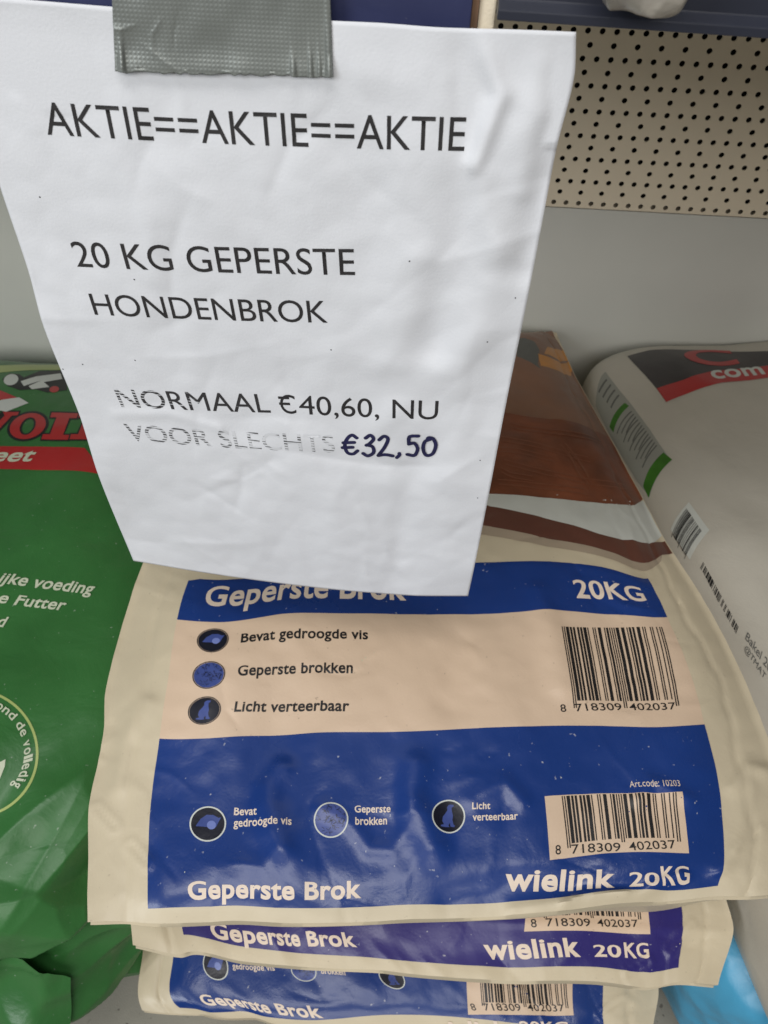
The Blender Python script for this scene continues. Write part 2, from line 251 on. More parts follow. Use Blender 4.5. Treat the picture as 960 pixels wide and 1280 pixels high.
D1 = {'band': [(4, 22.3), (41.2, 22.3), (41.2, 27.4), (4.9, 27.4), (4.1, 27.0)],
 'bars': [(31.086, 7.316), (38.537, 7.883), (31.348, 4.169), (38.688, 5.008)],
 'bars2': [(32.82, 20.682), (40.421, 21.217), (32.499, 14.15), (39.87, 14.421)],
 'box': [(29.959, 7.315), (38.924, 7.933), (30.201, 3.155), (39.177, 3.958)],
 'dh': 0.608,
 'dh2': 0.59,
 'digits': [('8', 30.574, 3.493, 30.935, 3.495), ('718309', 31.646, 3.515, 34.84, 3.648), ('402037', 35.433, 3.715, 38.402, 4.224)],
 'digits2': [('8', 31.537, 13.265, 31.923, 13.26), ('718309', 32.594, 13.292, 35.866, 13.494), ('402037', 36.396, 13.512, 39.578, 13.549)],
 'dog': [('dark_tail_stroke',
          [(28.64, 34.52), (33.24, 32.87), (37.92, 31.27), (41.22, 30.56), (43.77, 29.36), (44.9, 28.61), (44.9, 27.28), (43.79, 27.98), (38.74, 29.42), (33.19, 30.21),
           (28.11, 31.98), (14, 31.8), (4, 31.2), (0.4, 31.5), (0.4, 33.5), (4, 33.6), (14, 34.0)],
          'maroon'),
         ('soft_edge_stroke',
          [(28.11, 31.98), (33.19, 30.21), (38.74, 29.42), (43.79, 27.98), (43.36, 27.68), (38.41, 28.58), (32.98, 29.2), (27.75, 30.88), (14, 30.3), (4, 29.6), (4, 31.2),
           (14, 31.8)],
          'tan'),
         ('white_chest',
          [(29.01, 36.55), (34.55, 35.66), (39.43, 34.82), (43.64, 33.98), (44.89, 33.88), (44.9, 32.29), (44.9, 29.3), (43.77, 29.36), (41.22, 30.56), (37.92, 31.27),
           (33.24, 32.87), (28.64, 34.52), (14, 34.0), (4, 33.6), (4, 37), (14, 36.5)],
          'white'),
         ('dark_fur',
          [(32.04, 46.99), (37.4, 45.23), (44.9, 43.37), (44.9, 42.34), (44.9, 34.05), (43.38, 33.54), (39.26, 34.41), (34.41, 35.18), (28.95, 35.99), (14, 36.5), (4, 37), (4, 46),
           (14, 46.5)],
          'fur'),
         ('light_fur',
          [(36.26, 61.06), (39.96, 66.0), (44.26, 68.32), (44.9, 59.64), (44.9, 54.53), (44.9, 43.32), (37.4, 45.23), (32.04, 46.99), (14, 46.5), (10, 47), (10, 60), (16, 62)],
          'fur2'),
         ('collar_band', [(41.74, 59.09), (44.9, 60.23), (44.9, 57.73), (44.67, 57.54), (43.29, 56.73), (42.21, 56.94), (40.53, 56.88)], 'orange'),
         ('collar_band', [(39.43, 56.71), (41.71, 56.31), (43.57, 56.43), (44.9, 57.41), (44.9, 55.75), (44.05, 54.19), (42.57, 53.9), (39.24, 54.27)], 'orange'),
         ('collar_buckle', [(36.93, 61.15), (38.15, 60.83), (39.61, 59.54), (39.94, 57.62), (38.87, 54.7), (39.05, 53.65), (37.52, 55.17), (36.09, 56.42)], 'grey')],
 'dogz': {'collar_band': 3, 'collar_buckle': 3, 'dark_fur': 1, 'dark_tail_stroke': 0, 'light_fur': 2, 'soft_edge_stroke': 0, 'white_chest': 0.3},
 'hair': [('fur_lines',
           [[(30.77, 43.48), (34.25, 42.5), (37.42, 40.84), (40.27, 39.59)], [(30.34, 41.85), (33.12, 41.52), (36.26, 40.04)],
            [(31.1, 40.18), (34.96, 38.57), (39.66, 36.94), (43.35, 36.06)], [(30.06, 37.64), (34.48, 36.84), (38.36, 35.98)],
            [(37.66, 41.56), (38.26, 40.04), (38.44, 38.02), (39.06, 36.59)], [(38.24, 41.59), (39.0, 39.48), (39.39, 37.17)], [(32.99, 45.17), (37.38, 43.6), (43.13, 42.21)],
            [(30.52, 39.15), (31.6, 38.36), (33.52, 37.85)]],
           0.16, 'fur3'),
          ('dark_fur_lines',
           [[(30.77, 42.88), (34.25, 41.9), (37.42, 40.24), (40.27, 38.99)], [(30.34, 41.25), (33.12, 40.92), (36.26, 39.44)],
            [(31.1, 39.58), (34.96, 37.97), (39.66, 36.34), (43.35, 35.46)], [(30.06, 37.04), (34.48, 36.24), (38.36, 35.38)],
            [(37.66, 40.96), (38.26, 39.44), (38.44, 37.42), (39.06, 35.99)], [(38.24, 40.99), (39.0, 38.88), (39.39, 36.57)], [(32.99, 44.57), (37.38, 43.0), (43.13, 41.61)],
            [(30.52, 38.55), (31.6, 37.76), (33.52, 37.25)]],
           0.13, 'fur3')],
 'icons': [('bone', 6.824, 20.44, 1.058, 'peach'), ('kibble', 6.796, 17.342, 1.056, 'peach'), ('dog', 6.786, 14.437, 1.026, 'peach'), ('bone', 7.727, 5.8, 1.085, 'panel'),
           ('kibble', 15.817, 6.108, 1.049, 'panel'), ('dog', 23.564, 6.148, 1.028, 'panel')],
 'panel': [(4, 0.8), (41.2, 0.8), (41.2, 12.2), (4, 12.2)],
 'peach': [(4, 12.2), (41.2, 12.2), (41.2, 22.3), (4, 22.3)],
 'text': [('Geperste Brok', 5.715, 24.193, 21.531, 23.656, 2.509, 0.022, 'letter', 'band'), ('20KG', 34.48, 23.678, 40.062, 24.217, 1.928, 0.022, 'letter', 'band'),
          ('Bevat gedroogde vis', 8.892, 20.006, 18.399, 19.774, 0.873, 0.022, 'black', 'peach'),
          ('Geperste brokken', 8.844, 17.124, 17.239, 16.862, 0.857, 0.022, 'black', 'peach'), ('Licht verteerbaar', 8.843, 14.201, 16.948, 13.758, 0.826, 0.022, 'black', 'peach'),
          ('Bevat', 9.384, 6.435, 10.911, 6.41, 0.511, 0.019, 'letter', 'panel'), ('gedroogde vis', 9.399, 5.644, 13.212, 5.727, 0.52, 0.019, 'letter', 'panel'),
          ('Geperste', 17.373, 6.583, 19.752, 6.554, 0.461, 0.019, 'letter', 'panel'), ('brokken', 17.417, 5.734, 19.525, 5.769, 0.52, 0.019, 'letter', 'panel'),
          ('Licht', 25.134, 6.567, 26.339, 6.564, 0.423, 0.019, 'letter', 'panel'), ('verteerbaar', 25.165, 5.827, 28.141, 5.817, 0.461, 0.019, 'letter', 'panel'),
          ('Art.code: 10203', 35.67, 8.102, 38.865, 8.289, 0.402, 0.002, 'letter', 'panel'), ('Geperste Brok', 6.624, 1.16, 17.87, 1.293, 1.035, 0.03, 'letter', 'panel'),
          ('wielink', 27.267, 1.471, 34.433, 0.998, 1.347, 0.031, 'letter', 'panel'), ('20', 35.371, 1.041, 37.307, 1.064, 1.084, 0.022, 'letter', 'panel'),
          ('KG', 37.528, 1.109, 39.324, 1.297, 1.598, 0.022, 'letter', 'panel')]}
D2 = {'bars': [(31.063, 5.615), (38.201, 5.934), (31.151, 3.818), (38.192, 4.007)],
 'box': [(30.337, 5.355), (38.745, 5.845), (29.642, 2.888), (38.739, 2.947)],
 'dh': 0.473,
 'digits': [('8', 30.179, 3.135, 30.565, 3.125), ('718309', 31.244, 3.159, 34.459, 3.196), ('402037', 34.994, 3.228, 37.92, 3.338)],
 'icons': [('bone', 7.615, 3.984, 1.081, 'panel')],
 'panel': [(4, 0.8), (41.2, 0.8), (41.2, 12.2), (4, 12.2)],
 'text': [('Geperste Brok', 6.226, 0.915, 17.165, 1.4, 0.922, 0.03, 'letter', 'panel'), ('wielink', 26.589, 1.234, 33.446, 1.34, 1.15, 0.031, 'letter', 'panel'),
          ('20', 34.512, 1.37, 36.53, 1.494, 0.712, 0.022, 'letter', 'panel'), ('KG', 36.761, 1.516, 38.567, 1.554, 0.879, 0.022, 'letter', 'panel')]}
D3 = {'bars': [(29.827, 5.086), (38.314, 5.656), (28.88, 2.091), (38.033, 2.706)],
 'box': [(28.599, 5.057), (38.921, 5.603), (27.044, 1.055), (38.367, 1.887)],
 'dh': 0.534,
 'digits': [('8', 27.594, 1.39, 28.094, 1.423), ('718309', 28.933, 1.48, 32.909, 1.787), ('402037', 33.644, 1.849, 37.558, 2.159)],
 'icons': [('bone', 8.763, 4.879, 1.075, 'panel'), ('kibble', 15.572, 4.681, 0.774, 'panel'), ('dog', 21.438, 3.79, 0.886, 'panel')],
 'panel': [(4, 0.8), (41.2, 0.8), (41.2, 12.2), (4, 12.2)],
 'text': [('Geperste Brok', 6.651, 1.546, 15.59, 0.95, 0.991, 0.03, 'letter', 'panel'), ('wielink', 22.563, -0.951, 31.005, -0.374, 1.256, 0.031, 'letter', 'panel'),
          ('20KG', 32.308, 0.043, 37.582, 0.408, 0.945, 0.022, 'letter', 'panel'), ('gedroogde vis', 10.301, 4.693, 13.617, 4.692, 0.417, 0.019, 'letter', 'panel'),
          ('brokken', 16.684, 4.366, 18.196, 4.11, 0.432, 0.019, 'letter', 'panel')]}
DS = {'dots': [(1.182, 14.646), (0.128, 15.081), (3.727, 14.05), (19.618, 11.512), (20.221, 18.397), (20.434, 21.07), (15.947, 8.01), (20.48, 9.353), (4.517, 9.831), (1.455, 6.623),
          (12.738, 12.437)],
 'pen': [[(13.935, 17.407), (13.697, 17.253), (13.458, 17.507), (13.335, 17.934), (13.453, 18.396), (13.738, 18.473), (13.981, 18.236)], [(13.256, 17.786), (13.817, 17.703)],
         [(13.212, 18.104), (13.738, 18.023)], [(14.375, 17.367), (14.61, 17.166), (14.773, 17.38), (14.58, 17.708), (14.422, 17.827)],
         [(14.461, 17.797), (14.744, 17.9), (14.792, 18.264), (14.513, 18.504), (14.267, 18.368)],
         [(15.054, 17.407), (15.285, 17.157), (15.49, 17.318), (15.348, 17.847), (15.042, 18.429)], [(15.042, 18.429), (15.406, 18.343), (15.774, 18.392)],
         [(16.091, 18.206), (16.096, 18.312), (15.982, 18.481)], [(16.984, 16.993), (16.552, 17.077), (16.539, 17.54)],
         [(16.539, 17.54), (16.816, 17.467), (17.0, 17.818), (16.866, 18.251), (16.498, 18.226)],
         [(17.591, 17.151), (17.326, 17.325), (17.28, 17.796), (17.471, 18.204), (17.787, 18.076), (17.904, 17.542), (17.751, 17.14), (17.504, 17.056), (17.437, 17.214)]],
 'tape': [(-0.10028, 0.83294), (-0.03121, 0.83474), (-0.10669, 0.79803), (-0.03069, 0.80012)],
 'text': [('AKTIE==AKTIE==AKTIE', 2.348, 4.201, 17.641, 3.737, 1.112, 0.0, 'ink'), ('20 KG GEPERSTE', 2.209, 9.506, 13.752, 8.768, 1.116, 0.0, 'ink'),
          ('HONDENBROK', 2.46, 11.792, 12.611, 11.073, 1.041, 0.0, 'ink'), ('NORMAAL', 2.363, 17.005, 9.772, 16.296, 1.093, 0.0, 'fade1'),
          ('C', 10.278, 16.258, 11.016, 16.22, 1.104, 0.0, 'ink'), ('40,60, NU', 11.172, 16.203, 17.842, 15.934, 1.102, 0.0, 'ink'),
          ('VOOR SLECHTS', 2.253, 19.237, 12.843, 18.46, 1.096, 0.004, 'fade2'), ('=', 10.232, 16.093, 10.755, 16.056, 1.114, 0.004, 'ink')]}
DG = {'flap': [(0.0, -0.9), (0.56, -0.9), (0.63, -0.4), (0.7, -0.15), (0.77, 0.09), (0.64, 0.34), (0.55, 0.26), (0.49, 0.2), (0.3, 0.25), (0.0, 0.2)],
 'polys': [('red_band',
            [[(-0.0844, 0.3511), (0.0965, 0.3577), (0.2691, 0.3573), (0.4328, 0.354), (0.4881, 0.3055), (0.5372, 0.2553), (0.5136, 0.2507), (0.3708, 0.2562), (0.1405, 0.2588),
              (-0.0354, 0.2522)]],
            'red', 0),
           ('letter_outline',
            [[(0.2503, 0.4527), (0.2505, 0.4356), (0.1907, 0.4449), (0.1901, 0.453)], [(0.2505, 0.4356), (0.2462, 0.4199), (0.1901, 0.4373), (0.1907, 0.4449)],
             [(0.2462, 0.4199), (0.238, 0.4065), (0.1884, 0.4306), (0.1901, 0.4373)], [(0.238, 0.4065), (0.2263, 0.3954), (0.1856, 0.4251), (0.1884, 0.4306)],
             [(0.2263, 0.3954), (0.2119, 0.3871), (0.1819, 0.4209), (0.1856, 0.4251)], [(0.2119, 0.3871), (0.1955, 0.3819), (0.1775, 0.4184), (0.1819, 0.4209)],
             [(0.1955, 0.3819), (0.1779, 0.38), (0.1727, 0.4175), (0.1775, 0.4184)], [(0.1779, 0.38), (0.1599, 0.3815), (0.1675, 0.4184), (0.1727, 0.4175)],
             [(0.1599, 0.3815), (0.1421, 0.3866), (0.1624, 0.421), (0.1675, 0.4184)], [(0.1421, 0.3866), (0.1253, 0.3953), (0.1576, 0.4251), (0.1624, 0.421)],
             [(0.1253, 0.3953), (0.1105, 0.4068), (0.1533, 0.4305), (0.1576, 0.4251)], [(0.1105, 0.4068), (0.0989, 0.4201), (0.1497, 0.437), (0.1533, 0.4305)],
             [(0.0989, 0.4201), (0.0907, 0.4352), (0.1471, 0.4443), (0.1497, 0.437)], [(0.0907, 0.4352), (0.0857, 0.452), (0.1454, 0.4521), (0.1471, 0.4443)],
             [(0.0857, 0.452), (0.0844, 0.4696), (0.145, 0.4599), (0.1454, 0.4521)], [(0.0844, 0.4696), (0.0873, 0.4867), (0.1453, 0.4679), (0.145, 0.4599)],
             [(0.0873, 0.4867), (0.0943, 0.5025), (0.1468, 0.4751), (0.1453, 0.4679)], [(0.0943, 0.5025), (0.1052, 0.5158), (0.1493, 0.4813), (0.1468, 0.4751)],
             [(0.1052, 0.5158), (0.1192, 0.5265), (0.1527, 0.4861), (0.1493, 0.4813)], [(0.1192, 0.5265), (0.1356, 0.5335), (0.1569, 0.4892), (0.1527, 0.4861)],
             [(0.1356, 0.5335), (0.1536, 0.5365), (0.1617, 0.4904), (0.1569, 0.4892)], [(0.1536, 0.5365), (0.1728, 0.5344), (0.1669, 0.4896), (0.1617, 0.4904)],
             [(0.1728, 0.5344), (0.1916, 0.5281), (0.1721, 0.4868), (0.1669, 0.4896)], [(0.1916, 0.5281), (0.2088, 0.5182), (0.1772, 0.4822), (0.1721, 0.4868)],
             [(0.2088, 0.5182), (0.2242, 0.5048), (0.1817, 0.4762), (0.1772, 0.4822)], [(0.2242, 0.5048), (0.2367, 0.4885), (0.1855, 0.469), (0.1817, 0.4762)],
             [(0.2367, 0.4885), (0.2456, 0.4707), (0.1883, 0.4612), (0.1855, 0.469)], [(0.2456, 0.4707), (0.2503, 0.4527), (0.1901, 0.453), (0.1883, 0.4612)]],
            'black', 0),
           ('big_letter',
            [[(0.2388, 0.4529), (0.239, 0.4381), (0.1989, 0.443), (0.1983, 0.4529)], [(0.239, 0.4381), (0.2355, 0.4246), (0.1979, 0.4338), (0.1989, 0.443)],
             [(0.2355, 0.4246), (0.2286, 0.4126), (0.1954, 0.4257), (0.1979, 0.4338)], [(0.2286, 0.4126), (0.2185, 0.4032), (0.1916, 0.4188), (0.1954, 0.4257)],
             [(0.2185, 0.4032), (0.206, 0.396), (0.1864, 0.4139), (0.1916, 0.4188)], [(0.206, 0.396), (0.1918, 0.3915), (0.1804, 0.4108), (0.1864, 0.4139)],
             [(0.1918, 0.3915), (0.1766, 0.3899), (0.1738, 0.4098), (0.1804, 0.4108)], [(0.1766, 0.3899), (0.161, 0.3913), (0.1669, 0.4108), (0.1738, 0.4098)],
             [(0.161, 0.3913), (0.1455, 0.3958), (0.16, 0.414), (0.1669, 0.4108)], [(0.1455, 0.3958), (0.1309, 0.4033), (0.1535, 0.419), (0.16, 0.414)],
             [(0.1309, 0.4033), (0.1182, 0.4132), (0.1477, 0.4257), (0.1535, 0.419)], [(0.1182, 0.4132), (0.1082, 0.4247), (0.1429, 0.4337), (0.1477, 0.4257)],
             [(0.1082, 0.4247), (0.1011, 0.4378), (0.1394, 0.4424), (0.1429, 0.4337)], [(0.1011, 0.4378), (0.0971, 0.4519), (0.1374, 0.452), (0.1394, 0.4424)],
             [(0.0971, 0.4519), (0.0961, 0.4669), (0.1367, 0.4618), (0.1374, 0.452)], [(0.0961, 0.4669), (0.0987, 0.4815), (0.1374, 0.4714), (0.1367, 0.4618)],
             [(0.0987, 0.4815), (0.1048, 0.495), (0.1395, 0.4804), (0.1374, 0.4714)], [(0.1048, 0.495), (0.114, 0.5066), (0.143, 0.4881), (0.1395, 0.4804)],
             [(0.114, 0.5066), (0.1261, 0.5154), (0.1478, 0.494), (0.143, 0.4881)], [(0.1261, 0.5154), (0.1402, 0.5214), (0.1536, 0.4979), (0.1478, 0.494)],
             [(0.1402, 0.5214), (0.1558, 0.5237), (0.1602, 0.4993), (0.1536, 0.4979)], [(0.1558, 0.5237), (0.1722, 0.5221), (0.1672, 0.4983), (0.1602, 0.4993)],
             [(0.1722, 0.5221), (0.1882, 0.5169), (0.1742, 0.4949), (0.1672, 0.4983)], [(0.1882, 0.5169), (0.2031, 0.5086), (0.181, 0.4893), (0.1742, 0.4949)],
             [(0.2031, 0.5086), (0.2163, 0.4972), (0.1871, 0.4818), (0.181, 0.4893)], [(0.2163, 0.4972), (0.2271, 0.4834), (0.1921, 0.4729), (0.1871, 0.4818)],
             [(0.2271, 0.4834), (0.2348, 0.4683), (0.196, 0.463), (0.1921, 0.4729)], [(0.2348, 0.4683), (0.2388, 0.4529), (0.1983, 0.4529), (0.196, 0.463)]],
            'red', 1),
           ('letter_outline',
            [[(0.2276, 0.5358), (0.3524, 0.5308), (0.3612, 0.4858), (0.3314, 0.4856), (0.3297, 0.4163), (0.3558, 0.4161), (0.3623, 0.38), (0.2441, 0.3829), (0.2361, 0.4202),
              (0.2649, 0.4202), (0.2639, 0.4919), (0.237, 0.4928)]],
            'black', 0),
           ('big_letter',
            [[(0.2366, 0.5276), (0.3494, 0.5219), (0.3526, 0.4935), (0.3224, 0.4939), (0.3263, 0.4096), (0.3524, 0.4092), (0.3541, 0.3867), (0.2472, 0.3895), (0.2444, 0.4134),
              (0.2732, 0.4136), (0.267, 0.4997), (0.2399, 0.5008)]],
            'red', 1),
           ('letter_outline',
            [[(0.3453, 0.5358), (0.4721, 0.5321), (0.4777, 0.4899), (0.4476, 0.4882), (0.4429, 0.419), (0.4686, 0.421), (0.4733, 0.3861), (0.3565, 0.382), (0.3492, 0.4199),
              (0.3785, 0.4201), (0.3809, 0.4907), (0.3545, 0.49)]],
            'black', 0),
           ('big_letter',
            [[(0.3544, 0.5268), (0.4685, 0.5233), (0.4695, 0.4969), (0.4393, 0.4954), (0.4392, 0.4121), (0.4649, 0.414), (0.4655, 0.3919), (0.3599, 0.3885), (0.3576, 0.413),
              (0.3868, 0.4131), (0.3842, 0.4987), (0.3577, 0.4981)]],
            'red', 1),
           ('letter_outline',
            [[(-0.0859, 0.5245), (-0.01, 0.5294), (0.0159, 0.4483), (0.0305, 0.533), (0.104, 0.5364), (0.111, 0.5032), (0.0899, 0.4987), (0.0533, 0.3852), (0.0175, 0.3827),
              (-0.0445, 0.4916), (-0.0717, 0.4946)]],
            'black', 0),
           ('big_letter',
            [[(-0.0753, 0.516), (-0.0127, 0.5205), (0.0246, 0.4289), (0.0514, 0.5054), (0.037, 0.525), (0.101, 0.5274), (0.1016, 0.5098), (0.0799, 0.507), (0.0472, 0.3921),
              (0.0204, 0.3901), (-0.042, 0.5003), (-0.0672, 0.499)]],
            'red', 1),
           ('hem_strip', [[(-0.3776, 0.9084), (-0.1426, 0.9184), (0.002, 0.9663), (0.1991, 1.0181), (0.2443, 0.8802), (0.0445, 0.8375), (-0.0929, 0.8018), (-0.3067, 0.7812)]],
            'palegreen', 0),
           ('dog_picture',
            [[(-0.0535, 0.7353), (-0.043, 0.7905), (0.005, 0.7817), (0.0367, 0.7543), (0.0839, 0.8323), (0.19, 0.8615), (0.2534, 0.6731), (0.1766, 0.6511), (0.1189, 0.6692),
              (0.0543, 0.6574), (-0.0056, 0.6793)]],
            'black', 0),
           ('dog_patch',
            [[(0.0207, 0.7301), (0.0228, 0.7161), (0.0216, 0.7039), (0.0171, 0.6943), (0.0101, 0.6877), (0.0011, 0.6853), (-0.0089, 0.6867), (-0.0194, 0.6924), (-0.0292, 0.7018),
              (-0.0377, 0.7145), (-0.0435, 0.7286), (-0.0464, 0.7434), (-0.0459, 0.7573), (-0.0425, 0.7696), (-0.0358, 0.7778), (-0.0263, 0.7805), (-0.0149, 0.7771),
              (-0.0036, 0.7698), (0.0068, 0.7585), (0.0151, 0.7449)]],
            'ring', 1),
           ('dog_patch',
            [[(0.0357, 0.7184), (0.0863, 0.7676), (0.1853, 0.8186), (0.2063, 0.7649), (0.1359, 0.7246), (0.17, 0.6928), (0.1023, 0.6673), (0.0816, 0.6874), (0.1222, 0.7349),
              (0.0614, 0.6855)]],
            'ring', 1),
           ('dog_tongue',
            [[(0.217, 0.6774), (0.217, 0.6669), (0.2128, 0.6584), (0.2055, 0.6536), (0.1963, 0.653), (0.1874, 0.657), (0.1801, 0.6646), (0.1758, 0.6749), (0.1756, 0.6855),
              (0.1795, 0.6945), (0.1869, 0.7001), (0.1962, 0.7008), (0.2056, 0.6961), (0.213, 0.6877)]],
            'red', 1),
           ('red_tag', [[(-0.1067, 0.6702), (-0.0282, 0.6498), (0.0589, 0.6101), (0.0377, 0.588), (-0.0024, 0.5889), (-0.0683, 0.586)]], 'red', 0),
           ('white_tag', [[(-0.0341, 0.5545), (0.0071, 0.5898), (0.0686, 0.6109), (0.1201, 0.5808), (0.0495, 0.5261), (-0.0056, 0.5341)]], 'ring', 1),
           ('round_seal',
            [[(0.3294, -0.4941), (0.3385, -0.4891), (0.3445, -0.4957), (0.3358, -0.5004)], [(0.3385, -0.4891), (0.3483, -0.4849), (0.3539, -0.4916), (0.3445, -0.4957)],
             [(0.3483, -0.4849), (0.3587, -0.4814), (0.3639, -0.4883), (0.3539, -0.4916)], [(0.3587, -0.4814), (0.3697, -0.4786), (0.3745, -0.4857), (0.3639, -0.4883)],
             [(0.3697, -0.4786), (0.3813, -0.4767), (0.3856, -0.4838), (0.3745, -0.4857)], [(0.3813, -0.4767), (0.3934, -0.4755), (0.3973, -0.4827), (0.3856, -0.4838)],
             [(0.3934, -0.4755), (0.4061, -0.4752), (0.4095, -0.4825), (0.3973, -0.4827)], [(0.4061, -0.4752), (0.4192, -0.4758), (0.422, -0.483), (0.4095, -0.4825)],
             [(0.4192, -0.4758), (0.4326, -0.4771), (0.4347, -0.4842), (0.422, -0.483)], [(0.4326, -0.4771), (0.4462, -0.4791), (0.4477, -0.4862), (0.4347, -0.4842)],
             [(0.4462, -0.4791), (0.4599, -0.482), (0.4609, -0.489), (0.4477, -0.4862)], [(0.4599, -0.482), (0.4739, -0.4857), (0.4743, -0.4925), (0.4609, -0.489)],
             [(0.4739, -0.4857), (0.4879, -0.4902), (0.4877, -0.4968), (0.4743, -0.4925)], [(0.4879, -0.4902), (0.502, -0.4954), (0.5012, -0.5018), (0.4877, -0.4968)],
             [(0.502, -0.4954), (0.5159, -0.5013), (0.5145, -0.5075), (0.5012, -0.5018)], [(0.5159, -0.5013), (0.5295, -0.5079), (0.5276, -0.5138), (0.5145, -0.5075)],
             [(0.5295, -0.5079), (0.5429, -0.5149), (0.5404, -0.5205), (0.5276, -0.5138)], [(0.5429, -0.5149), (0.5561, -0.5227), (0.5529, -0.5279), (0.5404, -0.5205)],
             [(0.5561, -0.5227), (0.5689, -0.5311), (0.5652, -0.5359), (0.5529, -0.5279)], [(0.5689, -0.5311), (0.5813, -0.54), (0.5771, -0.5444), (0.5652, -0.5359)],
             [(0.5813, -0.54), (0.5934, -0.5494), (0.5885, -0.5535), (0.5771, -0.5444)], [(0.5934, -0.5494), (0.6048, -0.5592), (0.5996, -0.563), (0.5885, -0.5535)],
             [(0.6048, -0.5592), (0.6156, -0.5695), (0.6099, -0.5727), (0.5996, -0.563)], [(0.6156, -0.5695), (0.6259, -0.5801), (0.6197, -0.5829), (0.6099, -0.5727)],
             [(0.6259, -0.5801), (0.6355, -0.591), (0.6289, -0.5933), (0.6197, -0.5829)], [(0.6355, -0.591), (0.6444, -0.6023), (0.6374, -0.6041), (0.6289, -0.5933)],
             [(0.6444, -0.6023), (0.6524, -0.6136), (0.645, -0.6149), (0.6374, -0.6041)], [(0.6524, -0.6136), (0.6597, -0.6252), (0.6519, -0.6259), (0.645, -0.6149)],
             [(0.6597, -0.6252), (0.6662, -0.637), (0.658, -0.6371), (0.6519, -0.6259)], [(0.6662, -0.637), (0.6721, -0.649), (0.6635, -0.6486), (0.658, -0.6371)],
             [(0.6721, -0.649), (0.6771, -0.6611), (0.6683, -0.6601), (0.6635, -0.6486)], [(0.6771, -0.6611), (0.6813, -0.6732), (0.6722, -0.6717), (0.6683, -0.6601)],
             [(0.6813, -0.6732), (0.6846, -0.6854), (0.6754, -0.6832), (0.6722, -0.6717)], [(0.6846, -0.6854), (0.6874, -0.6978), (0.6779, -0.6949), (0.6754, -0.6832)],
             [(0.6874, -0.6978), (0.6893, -0.7099), (0.6795, -0.7064), (0.6779, -0.6949)], [(0.6893, -0.7099), (0.6903, -0.7218), (0.6804, -0.7178), (0.6795, -0.7064)],
             [(0.6903, -0.7218), (0.6902, -0.7333), (0.6802, -0.7287), (0.6804, -0.7178)], [(0.6902, -0.7333), (0.689, -0.7444), (0.6792, -0.7393), (0.6802, -0.7287)],
             [(0.689, -0.7444), (0.6868, -0.7549), (0.677, -0.7493), (0.6792, -0.7393)], [(0.6868, -0.7549), (0.6836, -0.7648), (0.6737, -0.7587), (0.677, -0.7493)],
             [(0.6836, -0.7648), (0.6791, -0.774), (0.6694, -0.7675), (0.6737, -0.7587)], [(0.6791, -0.774), (0.6736, -0.7826), (0.6639, -0.7755), (0.6694, -0.7675)],
             [(0.6736, -0.7826), (0.6669, -0.7904), (0.6576, -0.7831), (0.6639, -0.7755)], [(0.6669, -0.7904), (0.6593, -0.7975), (0.6503, -0.7899), (0.6576, -0.7831)],
             [(0.6593, -0.7975), (0.6507, -0.8038), (0.6422, -0.796), (0.6503, -0.7899)], [(0.6507, -0.8038), (0.6414, -0.8095), (0.6334, -0.8015), (0.6422, -0.796)],
             [(0.6414, -0.8095), (0.6313, -0.8144), (0.6239, -0.8063), (0.6334, -0.8015)], [(0.6313, -0.8144), (0.6206, -0.8186), (0.6138, -0.8104), (0.6239, -0.8063)],
             [(0.6206, -0.8186), (0.6096, -0.8221), (0.6033, -0.8137), (0.6138, -0.8104)], [(0.6096, -0.8221), (0.5981, -0.8248), (0.5926, -0.8164), (0.6033, -0.8137)],
             [(0.5981, -0.8248), (0.5866, -0.8269), (0.5819, -0.8185), (0.5926, -0.8164)], [(0.5866, -0.8269), (0.5747, -0.828), (0.5703, -0.8196), (0.5819, -0.8185)],
             [(0.5747, -0.828), (0.5626, -0.8284), (0.5589, -0.8201), (0.5703, -0.8196)], [(0.5626, -0.8284), (0.5505, -0.828), (0.5474, -0.8197), (0.5589, -0.8201)],
             [(0.5505, -0.828), (0.5384, -0.8269), (0.536, -0.8187), (0.5474, -0.8197)], [(0.5384, -0.8269), (0.5255, -0.8248), (0.5236, -0.8167), (0.536, -0.8187)],
             [(0.5255, -0.8248), (0.5121, -0.8216), (0.5106, -0.8139), (0.5236, -0.8167)], [(0.5121, -0.8216), (0.4988, -0.8179), (0.4979, -0.8104), (0.5106, -0.8139)],
             [(0.4988, -0.8179), (0.4859, -0.8136), (0.4857, -0.8063), (0.4979, -0.8104)], [(0.4859, -0.8136), (0.4736, -0.8087), (0.4738, -0.8016), (0.4857, -0.8063)]],
            'palegreen', 0),
           ('seal_triangle', [[(0.5367, -0.692), (0.5804, -0.6636), (0.586, -0.6826), (0.5858, -0.7151), (0.5612, -0.7197)]], 'gtext', 0)],
 'text': [('eet', 0.0868, 0.2894, 0.243, 0.2905, 0.0534, 0.024, 0.3, 'gtext'), ('ijke voeding', 0.3314, -0.1684, 0.6595, -0.1899, 0.0345, 0.02, 0.2, 'gtext'),
          ('e Futter', 0.3556, -0.2286, 0.5786, -0.242, 0.0307, 0.02, 0.2, 'gtext'), ('d', 0.3823, -0.2973, 0.4049, -0.2981, 0.0303, 0.02, 0.2, 'gtext'),
          ('o', 0.4857, -0.5258, 0.5061, -0.5338, 0.0205, 0.014, 0, 'gtext'), ('n', 0.51, -0.5355, 0.5298, -0.5457, 0.0201, 0.014, 0, 'gtext'),
          ('d', 0.5335, -0.5479, 0.5531, -0.5607, 0.0201, 0.014, 0, 'gtext'), ('d', 0.5679, -0.572, 0.5849, -0.5875, 0.0205, 0.014, 0, 'gtext'),
